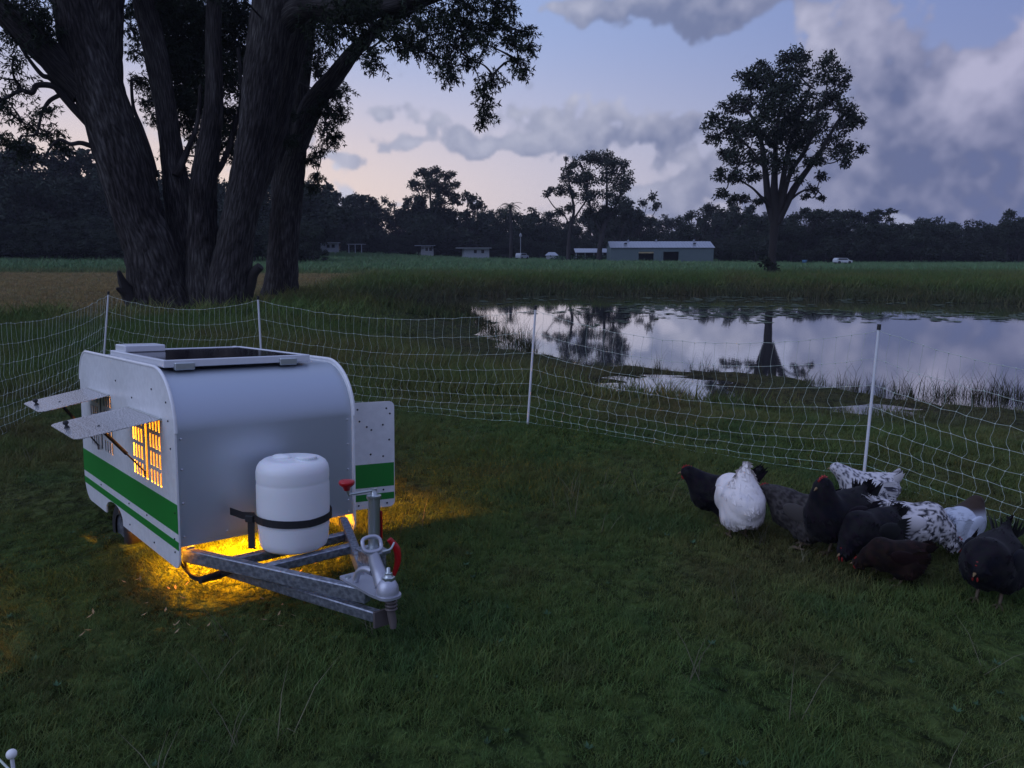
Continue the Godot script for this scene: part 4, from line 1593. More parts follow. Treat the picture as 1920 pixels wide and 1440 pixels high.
# leaves of a far tree: a clump is a loose ball of leaf-sized faces, denser outside and above
func leaf_clump(mb: MB, r: RandomNumberGenerator, ctr: Vector3, rad: float, count: int, l: float, w: float, flat := 0.8) -> void:
	for k in count:
		var d := any_dir(r)
		var o := d * rad * pow(r.randf(), 0.4)
		o.y *= flat
		var s := r.randf_range(0.6, 1.35) * (1.0 + 0.12 * d.y)
		mb.col = Color(0.032 * s * r.randf_range(0.9, 1.15), 0.042 * s, 0.030 * s)
		var dir := (any_dir(r) + Vector3(0, -0.35, 0)).normalized()
		mb.leaf(ctr + o, dir, dir.cross(any_dir(r)).normalized(), l * r.randf_range(0.6, 1.3), w * r.randf_range(0.7, 1.3))


# a single tree drawn after the photograph: trunk and limbs traced, clumps placed round them at their own depths
func traced_tree(t: Node3D, depth: float, stems: Array, clumps: Array, deep: float, dens: float, l: float, w: float, seed_no: int) -> void:
	var r := RandomNumberGenerator.new()
	r.seed = seed_no
	var inv := t.transform.affine_inverse()
	var reach: PackedVector3Array = []
	for si in stems.size():
		var mb := MB.new()
		var dd := depth + (0.0 if si == 0 else r.randf_range(-deep, deep) * 0.4)
		var g := traced(stems[si], depth, dd)
		var p := PackedVector3Array()
		for q in g[0]:
			p.append(inv * q)
		limb(mb, p, g[1], 10, 0.06, 4)
		part("trunk" if si == 0 else "branch", mb, M.bark_far, t)
		for q in ccurve(g[0], 3):
			reach.append(q)
	var tw := MB.new()
	var lv := MB.new()
	for c in clumps:
		var k := depth / FOCAL
		var ctr := at(c[0], c[1], depth + r.randf_range(-deep, deep))
		var rad: float = c[2] * k * 1.03
		var best := reach[0]
		for q in reach:
			if q.distance_squared_to(ctr) + maxf(0.0, q.y - ctr.y) * 2.0 < best.distance_squared_to(ctr) + maxf(0.0, best.y - ctr.y) * 2.0:
				best = q
		var mid := best.lerp(ctr, 0.5) + any_dir(r) * 0.1 * best.distance_to(ctr) + Vector3(0, -0.08, 0) * best.distance_to(ctr)
		limb(tw, PackedVector3Array([inv * best, inv * mid, inv * ctr]), PackedFloat32Array([0.0011 * depth, 0.0008 * depth, 0.0004 * depth]), 5, 0.0, 4)
		for j in 3:
			limb(tw, PackedVector3Array([inv * mid.lerp(ctr, 0.5), inv * ctr.lerp(ctr + any_dir(r) * rad * 0.8, 0.6), inv * (ctr + any_dir(r) * rad * 0.8)]), PackedFloat32Array([0.0006 * depth, 0.0004 * depth, 0.0002 * depth]), 4, 0.0, 2)
		# a handful of smaller tufts make the clump's outline uneven
		var tufts := 9 + int(rad * 6.0)
		for j in tufts:
			var o := any_dir(r) * rad * r.randf_range(0.35, 0.95)
			o.y *= 0.8
			var tr := rad * r.randf_range(0.30, 0.52)
			leaf_clump(lv, r, inv * (ctr + o), tr, int(dens * tr * tr) + 6, l, w)
	part("twig", tw, M.bark_far, t).set_meta("kind", "stuff")
	part("crown", lv, M.leaf, t).set_meta("kind", "stuff")


func lone_trees() -> void:
	var big := []
	for c in [[730, 140, 80], [560, 180, 55], [490, 240, 55], [620, 250, 100], [760, 260, 100], [920, 180, 80], [985, 250, 55], [900, 330, 75], [1010, 390, 65], [1075, 450, 50], [1000, 480, 55], [940, 560, 80], [1005, 640, 50], [1085, 600, 26], [870, 470, 75], [780, 420, 100], [650, 380, 110], [500, 360, 85], [400, 380, 60], [345, 470, 65], [325, 540, 50], [430, 480, 80], [540, 480, 85], [640, 540, 90],
			[760, 560, 90], [850, 650, 60], [380, 640, 55], [450, 640, 65], [540, 640, 60], [365, 735, 45], [430, 730, 55], [520, 740, 50], [362, 830, 34], [420, 860, 36], [480, 850, 34], [560, 860, 34], [640, 660, 70], [720, 680, 55], [880, 740, 38], [830, 810, 32], [880, 850, 20], [800, 840, 20], [760, 760, 28], [460, 560, 60], [700, 480, 80]]:
		big.append([1220 + 0.3646 * c[0], 60 + 0.3646 * c[1], 0.3646 * c[2]])
	var limbs := []
	for s in [[[622, 1262, 58], [622, 1225, 42], [625, 1150, 37], [630, 1080, 38], [636, 1000, 44], [642, 950, 44], [640, 900, 44], [635, 800, 36], [640, 650, 26], [650, 480, 18], [690, 300, 12]],
			[[630, 975, 34], [604, 860, 36], [592, 740, 30], [575, 600, 24], [545, 480, 16], [480, 380, 10]], [[645, 975, 32], [668, 840, 30], [690, 700, 26], [720, 560, 22], [775, 400, 16], [820, 280, 10]],
			[[652, 985, 40], [690, 900, 38], [735, 810, 36], [790, 730, 28], [850, 650, 22], [905, 560, 18], [960, 460, 12], [1010, 400, 8]], [[650, 950, 30], [680, 860, 26], [720, 720, 24], [800, 600, 20], [850, 440, 14], [900, 320, 8]],
			[[612, 900, 20], [570, 850, 14], [520, 800, 10], [450, 760, 7], [400, 740, 5]], [[700, 880, 14], [760, 830, 12], [810, 810, 8], [860, 820, 5]], [[585, 700, 16], [530, 620, 12], [450, 540, 9], [380, 500, 6]]]:
		var g := []
		for q in s:
			g.append([1220 + 0.3646 * q[0], 60 + 0.3646 * q[1], 0.3646 * q[2]])
		limbs.append(g)
	var foot := at(1447, 518, 46.0)
	var t := thing("gum_tree", "tall lone gum tree standing on the far bank of the pond, wholly against the sky", "tree", "", Transform3D(Basis(), spot(foot.x, foot.z)))
	traced_tree(t, 46.0, limbs, big, 3.0, 330.0, 0.23, 0.045, 11)
	# scrubby growth round its foot
	var mb := MB.new()
	var r := RandomNumberGenerator.new()
	r.seed = 5
	for k in 10:
		leaf_clump(mb, r, Vector3(r.randf_range(-0.6, 0.5), r.randf_range(0.2, 1.5), r.randf_range(-0.3, 0.4)), 0.25, 30, 0.25, 0.05)
	part("climbing_growth", mb, M.leaf, t).set_meta("kind", "stuff")
	# two thin gums side by side in the field, left of the shed
	var conv := func(list: Array) -> Array:
		var out := []
		for c in list:
			out.append([540 + 0.3646 * c[0], 250 + 0.3646 * c[1], 0.3646 * c[2]])
		return out
	foot = at(1066, 489, 100.0)
	t = thing("gum_tree", "thin-stemmed gum tree with sparse tufts, left one of the pair by the shed", "tree", "", Transform3D(Basis(), spot(foot.x, foot.z)))
	traced_tree(t, 100.0, [conv.call([[1440, 660, 26], [1445, 560, 20], [1455, 470, 17], [1470, 400, 14], [1460, 320, 10], [1440, 220, 6]]), conv.call([[1470, 440, 10], [1510, 380, 9], [1540, 340, 6]]), conv.call([[1450, 480, 8], [1420, 420, 7], [1370, 380, 6], [1335, 330, 4]])],
		conv.call([[1450, 180, 42], [1425, 230, 38], [1390, 290, 42], [1330, 310, 20], [1450, 300, 44], [1400, 400, 30], [1450, 380, 34], [1430, 130, 14], [1480, 240, 36], [1355, 290, 20]]), 2.0, 110.0, 0.34, 0.075, 12)
	foot = at(1124, 489, 100.0)
	t = thing("gum_tree", "rounder full-crowned gum tree, right one of the pair by the shed", "tree", "", Transform3D(Basis(), spot(foot.x, foot.z)))
	traced_tree(t, 100.0, [conv.call([[1600, 660, 30], [1605, 580, 24], [1620, 500, 22], [1635, 430, 18], [1640, 330, 12], [1640, 200, 7]]), conv.call([[1612, 520, 14], [1570, 420, 12], [1540, 320, 8], [1530, 220, 5]]), conv.call([[1630, 470, 14], [1680, 380, 10], [1720, 300, 8], [1745, 230, 5]])],
		conv.call([[1600, 130, 62], [1500, 150, 44], [1700, 170, 54], [1755, 230, 38], [1650, 240, 66], [1540, 240, 60], [1560, 330, 62], [1680, 320, 56], [1600, 410, 58], [1680, 400, 40], [1730, 280, 40], [1550, 420, 40], [1610, 470, 44], [1650, 150, 50], [1560, 120, 40]]), 2.5, 110.0, 0.34, 0.075, 13)
	foot = at(806, 484, 120.0)
	t = thing("gum_tree", "tall gum with a layered open top rising above the houses across the field", "tree", "", Transform3D(Basis(), spot(foot.x, foot.z)))
	traced_tree(t, 120.0, [conv.call([[737, 650, 18], [738, 560, 16], [735, 480, 14], [735, 380, 12], [730, 280, 8], [745, 200, 5]]), conv.call([[737, 470, 10], [770, 400, 8], [810, 320, 6], [840, 270, 4]]), conv.call([[735, 450, 9], [700, 380, 7], [670, 300, 5]])],
		conv.call([[700, 205, 42], [760, 200, 42], [820, 210, 38], [655, 260, 42], [730, 270, 54], [810, 280, 52], [865, 265, 24], [850, 325, 42], [615, 345, 24], [680, 335, 44], [770, 345, 46], [875, 355, 20], [700, 420, 80], [780, 420, 80], [640, 455, 60], [840, 440, 54], [720, 500, 90], [800, 520, 72]]), 3.0, 100.0, 0.40, 0.09, 14)


# ---------------------------------------------------------------- tree line
func tree_mesh(seed_no: int, tall: float, wide: float, style: String) -> ArrayMesh:      # surface 0 wood, surface 1 leaves
	var r := RandomNumberGenerator.new()
	r.seed = seed_no
	var wood := MB.new()
	var lv := MB.new()
	var fork := tall * (0.30 if style != "umbrella" else 0.55)
	var top := Vector3(r.randf_range(-0.4, 0.4), fork, r.randf_range(-0.4, 0.4))
	wood.col = Color(0.08, 0.07, 0.065)
	limb(wood, PackedVector3Array([Vector3(0, -0.3, 0), Vector3(0.1, fork * 0.5, 0), top]), PackedFloat32Array([tall * 0.024, tall * 0.019, tall * 0.016]), 8, 0.05, 3)
	var n := 13
	if style == "umbrella":
		n = 13
	for i in n:
		var a := TAU * (i + r.randf_range(-0.3, 0.3)) / n * 2.4
		var k := r.randf()
		var e := Vector3.ZERO
		var rad := 0.0
		if style == "umbrella":
			e = Vector3(cos(a) * wide * 0.5 * sqrt(k), tall * r.randf_range(0.82, 0.95), sin(a) * wide * 0.5 * sqrt(k))
			rad = wide * r.randf_range(0.13, 0.2)
		elif style == "bushy":
			var h := r.randf_range(0.18, 0.92)
			e = Vector3(cos(a) * wide * 0.42 * sqrt(k) * (1.15 - h * 0.6), tall * h, sin(a) * wide * 0.42 * sqrt(k))
			rad = wide * r.randf_range(0.16, 0.24)
		elif style == "pointed":
			var h := float(i) / n
			e = Vector3(cos(a) * wide * 0.36 * (1.0 - h * 0.8), tall * (0.2 + 0.75 * h), sin(a) * wide * 0.36 * (1.0 - h * 0.8))
			rad = wide * (0.24 - 0.12 * h)
		else:
			var h := r.randf_range(0.45, 0.93)
			e = Vector3(cos(a) * wide * 0.45 * sqrt(k), tall * h, sin(a) * wide * 0.45 * sqrt(k))
			rad = wide * r.randf_range(0.12, 0.2)
		limb(wood, PackedVector3Array([top * r.randf_range(0.75, 1.0), top.lerp(e, 0.5) + Vector3(0, -0.06 * tall, 0) + any_dir(r) * 0.2, e]), PackedFloat32Array([tall * 0.011, tall * 0.007, tall * 0.003]), 5, 0.0, 3)
		var tufts := 4
		for j in tufts:
			var o := any_dir(r) * rad * r.randf_range(0.3, 1.0)
			o.y *= 0.5 if style == "umbrella" else 0.8
			var tr := rad * r.randf_range(0.35, 0.6)
			leaf_clump(lv, r, e + o, tr, int(80.0 * tr * tr) + 16, 0.5, 0.12, 0.55 if style == "umbrella" else 0.8)
	var am := wood.mesh()
	lv.more(am)
	am.surface_set_material(0, M.bark_far)
	am.surface_set_material(1, M.leaf)
	return am


var halves := {}


func split_tree(am: ArrayMesh, t: Node3D) -> void:      # trunk and crown of a mesh as two parts
	if not halves.has(am):
		halves[am] = []
		for k in 2:
			var one := ArrayMesh.new()
			one.add_surface_from_arrays(Mesh.PRIMITIVE_TRIANGLES, am.surface_get_arrays(k))
			halves[am].append(one)
	for k in 2:
		var one: ArrayMesh = halves[am][k]
		var o := part_mesh("trunk" if k == 0 else "crown", one, am.surface_get_material(k), t)
		if k == 1:
			o.set_meta("kind", "stuff")


func wood_mass(called: String, kinds: Array, px0: float, px1: float, d0: float, d1: float, count: int, h0: float, h1: float, r: RandomNumberGenerator) -> void:
	var lists := []
	for k in kinds:
		lists.append([])
	for i in count:
		var d := r.randf_range(d0, d1)
		var px := lerpf(px0, px1, (i + r.randf()) / count)
		var x := (px - 960.0) / FOCAL * d
		var s := r.randf_range(h0, h1) / 10.0
		lists[r.randi() % kinds.size()].append(Transform3D(Basis(Vector3.UP, r.randf() * TAU).scaled(Vector3(s * r.randf_range(0.9, 1.3), s, s * r.randf_range(0.9, 1.3))), spot(x, -d)))
	for k in kinds.size():
		var mm := scatter(called, kinds[k], null, lists[k], [])
		mm.material_override = null


func far_trees() -> void:
	var r := RandomNumberGenerator.new()
	r.seed = 99
	var round_a := tree_mesh(1, 10.0, 8.0, "round")
	var round_b := tree_mesh(2, 10.0, 7.0, "round")
	var bushy_a := tree_mesh(3, 10.0, 9.0, "bushy")
	var bushy_b := tree_mesh(4, 10.0, 10.0, "bushy")
	var umb_a := tree_mesh(5, 10.0, 9.0, "umbrella")
	var umb_b := tree_mesh(6, 10.0, 7.0, "umbrella")
	var cone := tree_mesh(7, 10.0, 7.0, "pointed")
	# wood that reads as one mass
	wood_mass("left_forest", [bushy_a, bushy_b, round_a], -700, 240, 74, 100, 100, 6.4, 9.8, r)
	wood_mass("left_forest", [bushy_b, round_b], 60, 600, 84, 112, 50, 5.0, 10.4, r)
	wood_mass("middle_forest", [bushy_a, bushy_b], 540, 1480, 122, 150, 110, 3.2, 8.8, r)
	wood_mass("right_forest", [bushy_a, bushy_b, round_b], 1400, 2700, 96, 120, 170, 4.4, 6.2, r)
	wood_mass("left_forest", [bushy_a, bushy_b], -700, 600, 70, 76, 150, 2.6, 4.2, r)
	wood_mass("middle_forest", [bushy_a, bushy_b], 560, 1440, 119, 122, 110, 2.0, 3.6, r)
	wood_mass("right_forest", [bushy_a, bushy_b], 1340, 2700, 101, 104, 170, 2.4, 3.6, r)
	# the ones that stand out along it, one by one
	for e in [
		[round_a, 38, 96, 11.4, "broad dark gum rising over the forest at the left edge"], [umb_a, 112, 90, 12.0, "flat-topped gum whose branch sticks out right, left of the big trunks"], [umb_b, 192, 96, 10.3, "small spreading gum seen just left of the leaning trunk"],
		[bushy_a, 600, 120, 10.0, "dark bushy tree right behind the slim paperbark trunk"], [umb_a, 648, 128, 9.4, "open flat-topped gum against the brightest part of the sunset"], [cone, 700, 122, 9.4, "knobbly pointed tree between the sunset gum and the layered gum"],
		[round_b, 745, 126, 9.2, "low rounded tree left of the layered gum"], [cone, 884, 120, 10.6, "dark pointed tree right of the layered gum"], [bushy_b, 925, 124, 7.6, "ragged bushy tree left of the palm"], [round_a, 1010, 124, 7.6, "rounded tree between the palm and the pair of gums"],
		[round_b, 1192, 122, 10.2, "spreading round-topped tree behind the left end of the shed"], [bushy_a, 1160, 116, 8.6, "dark bushy tree behind the shed roof's left end"], [round_a, 1300, 112, 8.3, "gum crown above the right part of the shed roof"], [round_b, 1372, 108, 8.5, "gum crown left of the tall lone gum"],
		[umb_b, 1500, 100, 7.0, "wispy gum just right of the tall lone gum's trunk"], [umb_a, 1553, 104, 7.1, "flat-topped gum sticking out of the right forest, nearer the lone gum"], [umb_b, 1622, 104, 7.0, "flat-topped gum sticking out of the right forest, farther from the lone gum"], [round_a, 1900, 100, 7.0, "rounded crown of the forest at the right edge"]]:
		var x: float = (e[1] - 960.0) / FOCAL * e[2]
		var s: float = e[3] / 10.0
		var t := thing("gum_tree" if e[0] != cone else "conifer_tree", e[4], "tree", "trees along the far edge of the field", Transform3D(Basis(Vector3.UP, r.randf() * TAU).scaled(Vector3(s, s, s)), spot(x, -e[2])))
		split_tree(e[0], t)
	# palm
	var foot := spot((957.0 - 960.0) / FOCAL * 111.0, -111.0)
	var t := thing("palm_tree", "palm with a tuft of fronds above the tree line", "palm tree", "", Transform3D(Basis(), foot))
	var mb := MB.new()
	limb(mb, PackedVector3Array([Vector3(0, -0.2, 0), Vector3(0.1, 4, 0), Vector3(0, 7.7, 0)]), PackedFloat32Array([0.3, 0.22, 0.2]), 8)
	part("trunk", mb, M.bark_far, t)
	for k in 17:
		var a := TAU * k / 17.0 * 3.0 + 0.2
		var out := Vector3(cos(a), 0, sin(a))
		var rise := 0.9 - 1.5 * (k / 17.0)
		mb = MB.new()
		var prev := Vector3(0, 7.7, 0)
		for j in 9:
			var s := (j + 1) / 9.0
			var p := Vector3(0, 7.7, 0) + out * 1.7 * s + Vector3.UP * (rise * s * 1.5 - 1.1 * s * s)
			mb.col = Color(0.035, 0.045, 0.026)
			var d := (p - prev).normalized()
			var side := d.cross(Vector3.UP).normalized()
			for sg in [-1.0, 1.0]:
				mb.leaf(prev, (d + side * sg * 0.8 + Vector3(0, -0.3, 0)).normalized(), d, 0.6 * (1.1 - s * 0.6), 0.06)
			mb.leaf(prev, d, side, prev.distance_to(p) * 1.3, 0.05)
			prev = p
		part("frond", mb, M.leaf, t)


# ---------------------------------------------------------------- sheds and houses across the field
func wall_box(mb: MB, lo: Vector3, hi: Vector3) -> void:
	mb.box(Transform3D(Basis(), (lo + hi) / 2.0), hi - lo)


func far_buildings() -> void:
	M.shed = paint(0.105, 0.145, 0.15, 0.6, 0.2)
	M.shed_roof = paint(0.34, 0.37, 0.42, 0.45, 0.5)
	M.dark = paint(0.010, 0.010, 0.011, 0.9)
	M.cream = paint(0.55, 0.44, 0.24, 0.6)
	M.house = paint(0.34, 0.36, 0.38, 0.7)
	M.pale = paint(0.36, 0.39, 0.43, 0.6)
	M.glass = paint(0.02, 0.022, 0.026, 0.08)
	# the long shed: 1145..1334 across, about 95 m away
	var depth := 95.0
	var a := at(1145, 489, depth)
	var long := 189.0 / FOCAL * depth
	var t := thing("shed", "long grey-green farm shed with a pale metal roof and two dark doorways", "shed", "", Transform3D(Basis(Vector3.UP, -0.02), spot(a.x, -depth)))
	var eave := 1.85
	var gable := 0.70
	var deep := 5.0
	# front wall left standing between the two doorways
	for s in [[0.0, 3.39, 0.0], [5.25, 6.44, 0.0], [8.30, long, 0.0], [3.39, 5.25, 1.5], [6.44, 8.30, 1.5]]:
		var mb := MB.new()
		wall_box(mb, Vector3(s[0], -0.2 + s[2], -0.08), Vector3(s[1], eave, 0.0))
		# ribs of the cladding
		var k: float = s[0] + 0.1
		while k < s[1] - 0.03:
			wall_box(mb, Vector3(k, s[2], 0.0), Vector3(k + 0.05, eave - 0.02, 0.02))
			k += 0.25
		part("wall", mb, M.shed, t)
	for e in [0.0, long]:
		var mb := MB.new()
		for z in [0.0, -deep]:
			pass
		var p0 := Vector3(e, -0.2, 0.0)
		var ridge := Vector3(e, eave + gable, -deep / 2)
		var nn := Vector3(-1 if e == 0.0 else 1, 0, 0)
		mb.quad_out(p0, Vector3(e, -0.2, -deep), Vector3(e, eave, -deep), Vector3(e, eave, 0), nn)
		mb.tri_out(Vector3(e, eave, 0), Vector3(e, eave, -deep), ridge, nn)
		part("wall", mb, M.shed, t)
	var back := MB.new()
	wall_box(back, Vector3(0, -0.2, -deep), Vector3(long, eave, -deep + 0.08))
	part("wall", back, M.shed, t)
	for sg in [0.0, -deep]:
		var mb := MB.new()
		var lo := Vector3(-0.12, eave - 0.04, sg + (0.15 if sg == 0.0 else -0.15))
		var rd := Vector3(-0.12, eave + gable + 0.02, -deep / 2)
		var sh := Vector3(long + 0.24, 0, 0)
		var nn := Vector3(0, 1, 0)
		mb.quad_out(lo, lo + sh, rd + sh, rd, nn)
		mb.quad_out(lo - Vector3(0, 0.05, 0), lo + sh - Vector3(0, 0.05, 0), rd + sh - Vector3(0, 0.05, 0), rd - Vector3(0, 0.05, 0), -nn)
		mb.quad_out(lo - Vector3(0, 0.05, 0), lo + sh - Vector3(0, 0.05, 0), lo + sh, lo, Vector3(0, 0, 1 if sg == 0.0 else -1))
		var k := 0.3
		while k < long:
			var u := Vector3(k, 0, 0)
			mb.bar(lo + u + Vector3(0, 0.02, 0), rd + u + Vector3(0, 0.02, 0), 0.05, 0.03, Vector3.UP, 0.0)
			k += 0.38
		part("roof", mb, M.shed_roof, t)
	var mb := MB.new()
	wall_box(mb, Vector3(3.39, 1.12, -0.16), Vector3(5.25, 1.56, -0.1))
	part("roller_door", mb, M.cream, t, "cream roller door half raised")
	for k in [2.4, 5.9, 10.6]:
		mb = MB.new()
		mb.lathe(Transform3D(Basis(), Vector3(k * long / 12.55, eave + gable - 0.05, -deep / 2 + 0.1)), PackedVector2Array([Vector2(0.07, 0), Vector2(0.07, 0.14), Vector2(0.13, 0.18), Vector2(0.13, 0.24), Vector2(0.0, 0.28)]), 10)
		part("roof_vent", mb, M.shed_roof, t)
	for k in [1.9, 10.4]:
		mb = MB.new()
		mb.box(Transform3D(Basis(Vector3.RIGHT, -0.29 + PI), Vector3(k * long / 12.55, eave + 0.46, -0.98)), Vector3(0.35, 0.05, 0.45))
		part("skylight", mb, M.glass, t)
	# low pale-roofed shelter left of the shed
	a = at(1078, 488, 104.0)
	t = thing("open_shelter", "low open shelter with a long pale roof beside the long shed", "shelter", "", Transform3D(Basis(), spot(a.x, -104.0)))
	mb = MB.new()
	mb.box(Transform3D(Basis(Vector3.RIGHT, 0.22), Vector3(2.5, 1.42, -0.9)), Vector3(5.0, 0.06, 2.4))
	part("roof", mb, M.shed_roof, t)
	for k in 5:
		mb = MB.new()
		wall_box(mb, Vector3(0.1 + k * 1.2, -0.1, -0.1), Vector3(0.2 + k * 1.2, 1.2, 0.0))
		part("post", mb, M.pale, t)
	mb = MB.new()
	wall_box(mb, Vector3(0.0, -0.1, -2.1), Vector3(5.0, 1.6, -2.0))
	part("wall", mb, M.dark, t)
	a = at(1022, 487, 108.0)
	t = thing("garden_shed", "tiny hut with a pale hipped roof left of the thin gums", "shed", "", Transform3D(Basis(), spot(a.x, -108.0)))
	mb = MB.new()
	wall_box(mb, Vector3(0.2, -0.1, -1.4), Vector3(1.7, 0.75, 0))
	part("wall", mb, M.house, t)
	mb = MB.new()
	mb.quad_out(Vector3(0, 0.75, 0.1), Vector3(1.9, 0.75, 0.1), Vector3(1.4, 1.2, -0.7), Vector3(0.5, 1.2, -0.7), Vector3.UP)
	mb.tri_out(Vector3(0, 0.75, 0.1), Vector3(0.5, 1.2, -0.7), Vector3(0, 0.75, -1.5), Vector3(-1, 1, 0))
	mb.tri_out(Vector3(1.9, 0.75, 0.1), Vector3(1.4, 1.2, -0.7), Vector3(1.9, 0.75, -1.5), Vector3(1, 1, 0))
	mb.quad_out(Vector3(0, 0.75, -1.5), Vector3(1.9, 0.75, -1.5), Vector3(1.4, 1.2, -0.7), Vector3(0.5, 1.2, -0.7), Vector3(0, 1, -1))
	part("roof", mb, M.shed_roof, t)
	# houses in the trees; [left pixel, base pixel, depth, width, height, label]
	for h in [[598, 476, 114.0, 2.7, 1.15, "small pale house with a dark window, left one of those under the trees", true], [786, 481, 118.0, 2.2, 1.3, "dim house beside the layered gum's trunk with a bluish roof", false], [866, 486, 112.0, 4.0, 1.2, "pale weatherboard house with a flat roof, nearest the palm", true]]:
		a = at(h[0], h[1], h[2])
		t = thing("house", h[5], "house", "", Transform3D(Basis(Vector3.UP, 0.15), spot(a.x, -h[2])))
		var w: float = h[3]
		var hh: float = h[4] + 0.35
		mb = MB.new()
		wall_box(mb, Vector3(0.3, -0.3, -3.0), Vector3(w, hh - 0.05, 0))
		var k := 0.15
		while k < hh - 0.1:
			wall_box(mb, Vector3(0.29, k, 0.0), Vector3(w + 0.01, k + 0.02, 0.015))
			k += 0.2
		part("wall", mb, M.pale if h[6] else M.house, t)
		mb = MB.new()
		mb.box(Transform3D(Basis(), Vector3(w / 2 - 0.2, hh, -1.3)), Vector3(w + 0.9, 0.09, 4.0))
		part("roof", mb, M.house if h[6] else M.shed_roof, t)
		for q in [0.45, 0.72]:
			mb = MB.new()
			wall_box(mb, Vector3(w * q - 0.1, hh * 0.48, 0.0), Vector3(w * q + 0.42, hh * 0.86, 0.03))
			var win := part("window", mb, M.pale, t)
			mb = MB.new()
			wall_box(mb, Vector3(w * q - 0.05, hh * 0.52, 0.03), Vector3(w * q + 0.37, hh * 0.82, 0.045))
			part("pane", mb, M.glass, win)
	a = at(654, 477, 116.0)
	t = thing("carport", "dark open carport with a thin pale roof edge between the houses", "carport", "", Transform3D(Basis(), spot(a.x, -116.0)))
	mb = MB.new()
	mb.box(Transform3D(Basis(), Vector3(1.0, 1.45, -1.0)), Vector3(2.4, 0.08, 2.6))
	part("roof", mb, M.house, t)
	for k in 3:
		mb = MB.new()
		wall_box(mb, Vector3(k * 0.95, -0.2, 0.0), Vector3(0.1 + k * 0.95, 1.42, 0.1))
		part("post", mb, M.pale, t)
	# vehicles at the far edge
	car(at(1579, 499, 88.0), 0.1, paint(0.55, 0.57, 0.6, 0.5), "white van parked before the right forest, alone in the field", "van", 1.9, 0.55)
	car(at(979, 487, 108.0), 0.9, paint(0.36, 0.38, 0.42, 0.5), "small white car parked below the palm", "car", 1.9, 0.7)
	# a blue tub further left of the van
	a = at(1508, 497, 86.0)
	t = thing("water_tub", "little blue tub in the grass between the lone gum and the white van", "tub", "", Transform3D(Basis(), spot(a.x, -86.0) + Vector3(0, 0.35, 0)))
	mb = MB.new()
	mb.lathe(Transform3D(), PackedVector2Array([Vector2(0.0, 0.0), Vector2(0.22, 0.0), Vector2(0.28, 0.3), Vector2(0.26, 0.3), Vector2(0.2, 0.03), Vector2(0.0, 0.03)]), 14)
	part("tub_wall", mb, paint(0.12, 0.25, 0.42, 0.5), t)
	# hedge before the shelters
	mb = MB.new()
	var r := RandomNumberGenerator.new()
	r.seed = 8
	var left := at(1030, 488, 101.0)
	for k in 40:
		leaf_clump(mb, r, Vector3(r.randf_range(0, 7.8), r.randf_range(0.1, 0.55), r.randf_range(-0.5, 0.5)), 0.45, 26, 0.35, 0.09)
	for i in mb.c.size():
		mb.c[i] = Color(mb.c[i].r * 1.3, mb.c[i].g * 1.9, mb.c[i].b * 1.5)
	t = thing("hedge", "low green hedge running from the hut to the long shed", "hedge", "", Transform3D(Basis(), spot(left.x, -101.0)))
	part("foliage", mb, M.leaf, t).set_meta("kind", "stuff")
	# power pole near the palm
	a = at(976, 486, 112.0)
	t = thing("power_pole", "thin pole with a small lamp head right of the palm", "pole", "", Transform3D(Basis(), spot(a.x, -112.0)))
	mb = MB.new()
	mb.tube(PackedVector3Array([Vector3(0, -0.2, 0), Vector3(0, 3.4, 0)]), PackedFloat32Array([0.06, 0.045]), 8)
	part("pole", mb, M.house, t)
	mb = MB.new()
	mb.lathe(Transform3D(Basis(), Vector3(0, 3.3, 0)), PackedVector2Array([Vector2(0.05, 0.0), Vector2(0.22, 0.12), Vector2(0.16, 0.4), Vector2(0.0, 0.6)]), 10)
	part("lamp_head", mb, M.house, t)


func car(where: Vector3, turn: float, m: Material, label: String, kind: String, long: float, tall: float) -> void:
	var t := thing("parked_" + kind, label, kind, "", Transform3D(Basis(Vector3.UP, turn), spot(where.x, where.z) + Vector3(0, 0.25, 0)))
	var mb := MB.new()
	var prof := rounded([[-long / 2, 0.12, 0.05], [long / 2, 0.12, 0.05], [long / 2, tall * 0.62, 0.08], [long * 0.3, tall * 0.72, 0.1], [long * 0.16, tall * 1.1, 0.1], [-long * 0.42, tall * 1.12, 0.12], [-long / 2, tall * 0.7, 0.08]], 4)
	sheet(mb, prof, [], Transform3D(Basis(), Vector3(0, 0, 0.45)), 0.9)
	part("body", mb, m, t)
	mb = MB.new()
	sheet(mb, PackedVector2Array([Vector2(long * 0.22, tall * 0.76), Vector2(long * 0.13, tall * 1.02), Vector2(-long * 0.36, tall * 1.03), Vector2(-long * 0.40, tall * 0.76)]), [], Transform3D(Basis(), Vector3(0, 0, 0.456)), 0.003)
	part("window", mb, M.glass, t)
	for e in [[-0.32, 1.0], [0.32, 1.0], [-0.32, -1.0], [0.32, -1.0]]:
		mb = MB.new()
		mb.lathe(Transform3D(Basis(Vector3.RIGHT, PI / 2), Vector3(long * e[0], 0.12, 0.42 * e[1])), PackedVector2Array([Vector2(0.0, -0.06), Vector2(0.17, -0.06), Vector2(0.18, 0.0), Vector2(0.17, 0.06), Vector2(0.0, 0.06)]), 14)
		part("wheel", mb, M.rubber, t)


